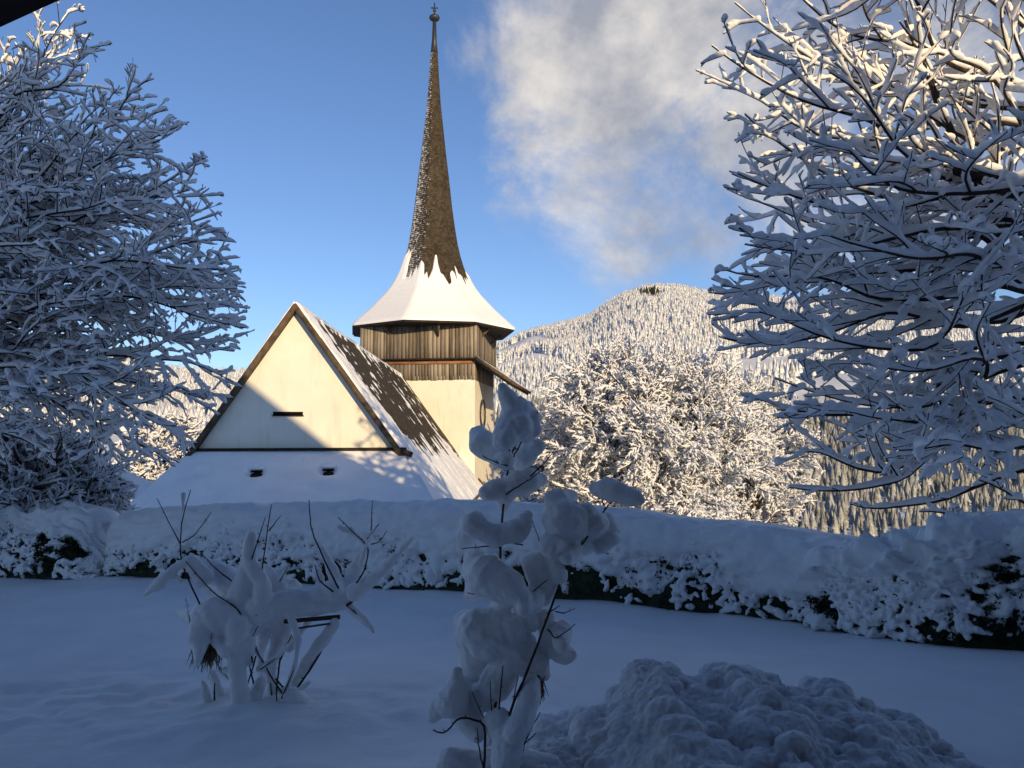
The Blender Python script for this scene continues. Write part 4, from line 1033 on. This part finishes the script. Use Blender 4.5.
S7 += [[(300,430,10),(270,470,9),(240,540,8),(232,590,7)], [(470,395,14),(500,470,9),(485,560,8),(450,640,9)], [(330,420,14),(370,500,9),(420,590,8),(470,660,9)], [(540,400,14),(500,460,8)], [(260,560,6),(300,600,8),(340,660,9)],
       [(190,250,10),(212,300,14),(250,340,22)], [(450,330,20),(440,280,13),(470,250,5)], [(565,340,26),(560,285,14),(545,250,7)], [(680,250,14),(692,215,10),(700,180,5)], [(120,270,10),(150,300,9)], [(500,620,9),(530,600,7)], [(380,560,14),(440,520,9),(490,465,5)]]
T7 = [[.006,(80,55),(135,165),(150,190)], [.007,(178,30),(150,130),(148,240),(210,375)], [.006,(240,95),(195,160),(155,185)], [.007,(165,240),(240,330),(320,380),(335,420)], [.006,(205,210),(250,260),(300,298)],
      [.008,(418,72),(392,240),(385,350),(372,400)], [.006,(400,110),(360,235)], [.006,(445,105),(410,150)], [.008,(528,60),(535,150),(580,250),(617,320)], [.007,(615,110),(650,145),(708,200),(692,270),(668,305)], [.005,(716,58),(712,150)],
      [.005,(760,150),(735,185),(712,190)], [.010,(836,170),(762,270),(690,335),(638,372)], [.006,(165,350),(180,440),(210,512)], [.013,(618,408),(552,530),(486,625),(480,668)], [.009,(485,640),(455,615),(430,588)],
      [.010,(310,615),(292,712)], [.011,(350,540),(370,620),(396,700)], [.010,(335,620),(388,705)], [.008,(640,372),(690,412),(720,450)], [.006,(380,430),(350,480),(362,540)], [.007,(478,455),(440,540)], [.009,(250,600),(248,690)],
      [.010,(415,600),(425,700)], [.008,(275,490),(310,560),(330,640)], [.006,(500,470),(484,560),(448,645)], [.007,(330,430),(372,500),(422,590),(470,662)], [.006,(240,520),(300,600),(345,668)], [.005,(470,250),(442,300)], [.006,(255,540),(290,512),(330,470)], [.007,(300,700),(350,600),(372,520)], [.005,(490,465),(440,520),(385,560)], [.007,(545,250),(560,300),(600,330)], [.004,(700,175),(735,130)], [.008,(435,710),(432,610),(445,520)]]
bp_ = gp(262, 716)
bush = plant('snow_laden_shrub', 'low shrub on the left lawn, its crossing branches buried in lumpy snow', (bp_[0], Yb, 0), Yb, c7, S7, T7, 5, 'shrub', sc=.3386, tw=.10, fat=.90)
# board held in the shrub and a tuft of dead leaves
b = MB(); b.beam(at(*c7(455, 418), Yb - .0), at(*c7(620, 404), Yb + .03), .03, .03); b.beam(at(*c7(480, 440), Yb - .07), at(*c7(590, 424), Yb - .05), .02, .012); b.build('rail', M['verge'], bush)
rg_ = np.random.RandomState(77)
def tuft(c, w, h, n, parent, seed):
    rg = np.random.RandomState(seed); b = MB(); c = np.array(c)
    for k in range(n):
        p = c + rg.normal(size=3) * np.array([w * .4, w * .35, h * .12]); q = p + np.array([rg.normal() * w * .3, rg.normal() * .02, -h * rg.uniform(.4, 1)])
        b.tube([p, (p + q) / 2 + rg.normal(size=3) * .004, q], [.003, .0035, .001], 3)
    b.build('dead_leaves', M['straw'], parent)
tuft(at(*c7(232, 470), Yb - .12), .11, .22, 260, bush, 3)
c8 = lambda x, y: (420 + x * .5184, 370 + y * .5184)
Yc = 4.95
S8 = [[(160,35,9),(168,52,15),(178,75,18)], [(188,82,24),(178,110,30),(160,138,20)], [(205,80,16),(215,95,16),(222,118,12)], [(205,120,20),(190,110,24)], [(112,128,18),(122,145,24),(145,160,20),(165,175,16)], [(228,150,13),(215,152,20),(192,178,16)],
      [(128,240,13),(142,232,17),(180,222,24),(215,212,24),(232,212,12)], [(165,245,18),(160,268,9)], [(98,300,22),(88,325,20),(80,345,9)], [(105,300,24),(140,322,18),(185,312,24),(202,290,18),(208,280,10)], [(108,372,24),(122,405,36),(100,432,18)], [(130,400,36),(170,418,28),(195,440,18)],
      [(92,492,28),(110,520,34),(105,580,28),(112,605,14)], [(110,500,36),(150,520,46),(190,545,42),(222,568,28),(240,588,12)], [(140,485,24),(175,505,30)], [(72,585,10),(66,640,30),(35,652,20),(24,672,9)], [(80,630,34),(95,680,26),(112,706,12)],
      [(128,630,30),(150,600,28),(165,570,24)], [(150,680,22),(170,720,26),(165,760,22)], [(215,610,16),(205,660,18),(185,700,20)],
      [(262,255,22),(290,248,15)], [(275,290,36),(300,300,36),(318,322,30)], [(262,330,26),(250,345,18)], [(335,300,26),(320,280,24)], [(338,230,12),(352,228,18),(380,235,22),(408,245,19),(424,252,9)], [(358,292,20),(368,322,20),(345,342,14)],
      [(222,378,22),(240,405,30),(235,430,22)], [(255,362,18),(268,400,18)], [(222,440,20),(200,462,14)], [(275,505,17),(272,530,15)], [(262,545,14),(285,552,17),(295,548,8)], [(240,478,15),(246,520,13),(240,560,9)], [(300,340,18),(282,365,12)], [(195,460,16),(215,490,16)],
      [(255,330,20),(280,330,30)], [(170,440,20),(150,460,16)], [(60,760,30),(120,775,34),(200,770,34),(250,770,24)]]
T8 = [[.011,(205,110),(172,165),(158,290),(152,400),(148,600),(138,790)], [.006,(160,38),(178,100),(172,160)], [.005,(228,78),(198,135),(180,168)], [.005,(120,165),(150,180),(168,185)], [.005,(240,190),(205,215),(165,240)], [.005,(180,335),(198,338)], [.006,(80,345),(150,338),(156,345)],
      [.005,(92,430),(130,438),(152,440)], [.009,(382,240),(355,270),(342,300),(300,350),(285,372),(248,470),(216,560),(172,660),(150,790)], [.005,(345,238),(356,262)], [.006,(245,405),(205,438),(190,440)], [.005,(300,490),(262,520),(246,500)], [.005,(288,545),(256,530)], [.005,(270,455),(245,470)],
      [.008,(25,695),(48,702),(76,668),(128,680),(122,790)], [.008,(160,570),(150,680),(160,790)], [.007,(190,590),(170,690),(168,790)], [.007,(210,600),(190,700),(185,790)], [.006,(110,690),(115,740),(128,790)], [.006,(232,660),(200,720),(190,790)], [.006,(225,700),(185,735),(180,790)], [.006,(135,600),(140,700),(145,790)],
      [.005,(262,150),(240,180),(212,205)], [.004,(215,285),(230,330),(240,350)], [.005,(100,620),(135,700),(150,780)], [.004,(300,460),(275,470),(262,465)]]
cp_ = gp(498, 790)
stalk = plant('snow_pillow_sapling', 'upright sapling in front of the hedge with round pillows of snow up its stems', (cp_[0], Yc, 0), Yc, c8, S8, T8, 9, 'sapling', dep=.12, voxel=.008, sc=.5184, tw=.09, fat=1.10)
tuft(at(*c8(225, 600), Yc - .06), .05, .12, 160, stalk, 5)

# heap of shovelled snow
def heap():
    cr = [(440, 775), (500, 760), (530, 748), (575, 735), (600, 722), (625, 700), (638, 682), (652, 667), (668, 668), (682, 676), (700, 690), (720, 678), (738, 671), (760, 679), (790, 690), (815, 692), (832, 686), (850, 697), (880, 712), (915, 732), (960, 758), (1010, 790), (1060, 815)]
    Yh = 5.4; pts = [at(u, v, Yh) for u, v in cr]; cx = [p.x for p in pts]; cz = [p.z - .085 for p in pts]
    rg = np.random.RandomState(12); b = MB()
    def surf(X, Y):
        h = np.maximum(np.interp(X, cx, cz, left=-.3, right=-.3), -.1)
        fb = np.clip((Y - Yh) / 1.0, 0, 1); ff = np.clip((Yh - Y) / 2.3, 0, 1)
        return h * np.cos(fb * np.pi / 2) ** 1.3 * (1 - .72 * ff ** 1.1) + float(0)
    def put(n, r0, r1, sink, jit):
        X = rg.uniform(-.7, 3.4, n); Y = rg.uniform(3.5, 6.5, n); Hh = surf(X, Y); g = zground(X, Y)
        for x, y, h, gz in zip(X, Y, Hh, g):
            if h < r0 * .4: continue
            r = min(rg.uniform(r0, r1) , .06 + h * .6)
            b.ball((x, y, gz + h - r * sink + rg.uniform(-jit, jit)), r, (rg.uniform(.8, 1.3), rg.uniform(.8, 1.3), rg.uniform(.75, 1.0)), 12, 8)
    put(1500, .16, .24, 1.08, .01); put(240, .09, .15, .4, .05); put(800, .035, .08, .1, .035); put(5200, .014, .036, 0, .02)
    o = b.build('snow_heap', M['snow_rough'], smooth=True); remesh(o, .0115, 1, .03, .03)
    tag(o, 'rough heap of shovelled snow with crusty lumps at the bottom right', 'snow heap')
heap()
tick('heap')
# roof of a low shed beyond the hedge on the left
def shed():
    c = at(92, 486, 40); o = empty('shed', (c.x, 40, -3.2), 'low shed with a snow covered roof between left bush and church', 'shed')
    b = MB(); b.box((c.x, 42, (c.z - 3.2) / 2 - .5), (4.2, 4.4, c.z + 2.2)); b.build('wall', M['plaster'], o)
    z = c.z; b = MB(); b.poly([(c.x - 3.2, 39, z - .5), (c.x + 1.9, 39, z - .5), (c.x + .6, 41.8, z + .75), (c.x - 3.2, 41.8, z + .75)], .3, (0, -.45, 1))
    b.poly([(c.x - 3.2, 41.8, z + .75), (c.x + .6, 41.8, z + .75), (c.x + 1.9, 45, z - .5), (c.x - 3.2, 45, z - .5)], .3, (0, .45, 1)); b.poly([(c.x + 1.9, 39, z - .5), (c.x + 1.9, 45, z - .5), (c.x + .6, 41.8, z + .75)], .25, (1, 0, .6))
    r = b.build('roof_snow', M['snow'], o)
shed()
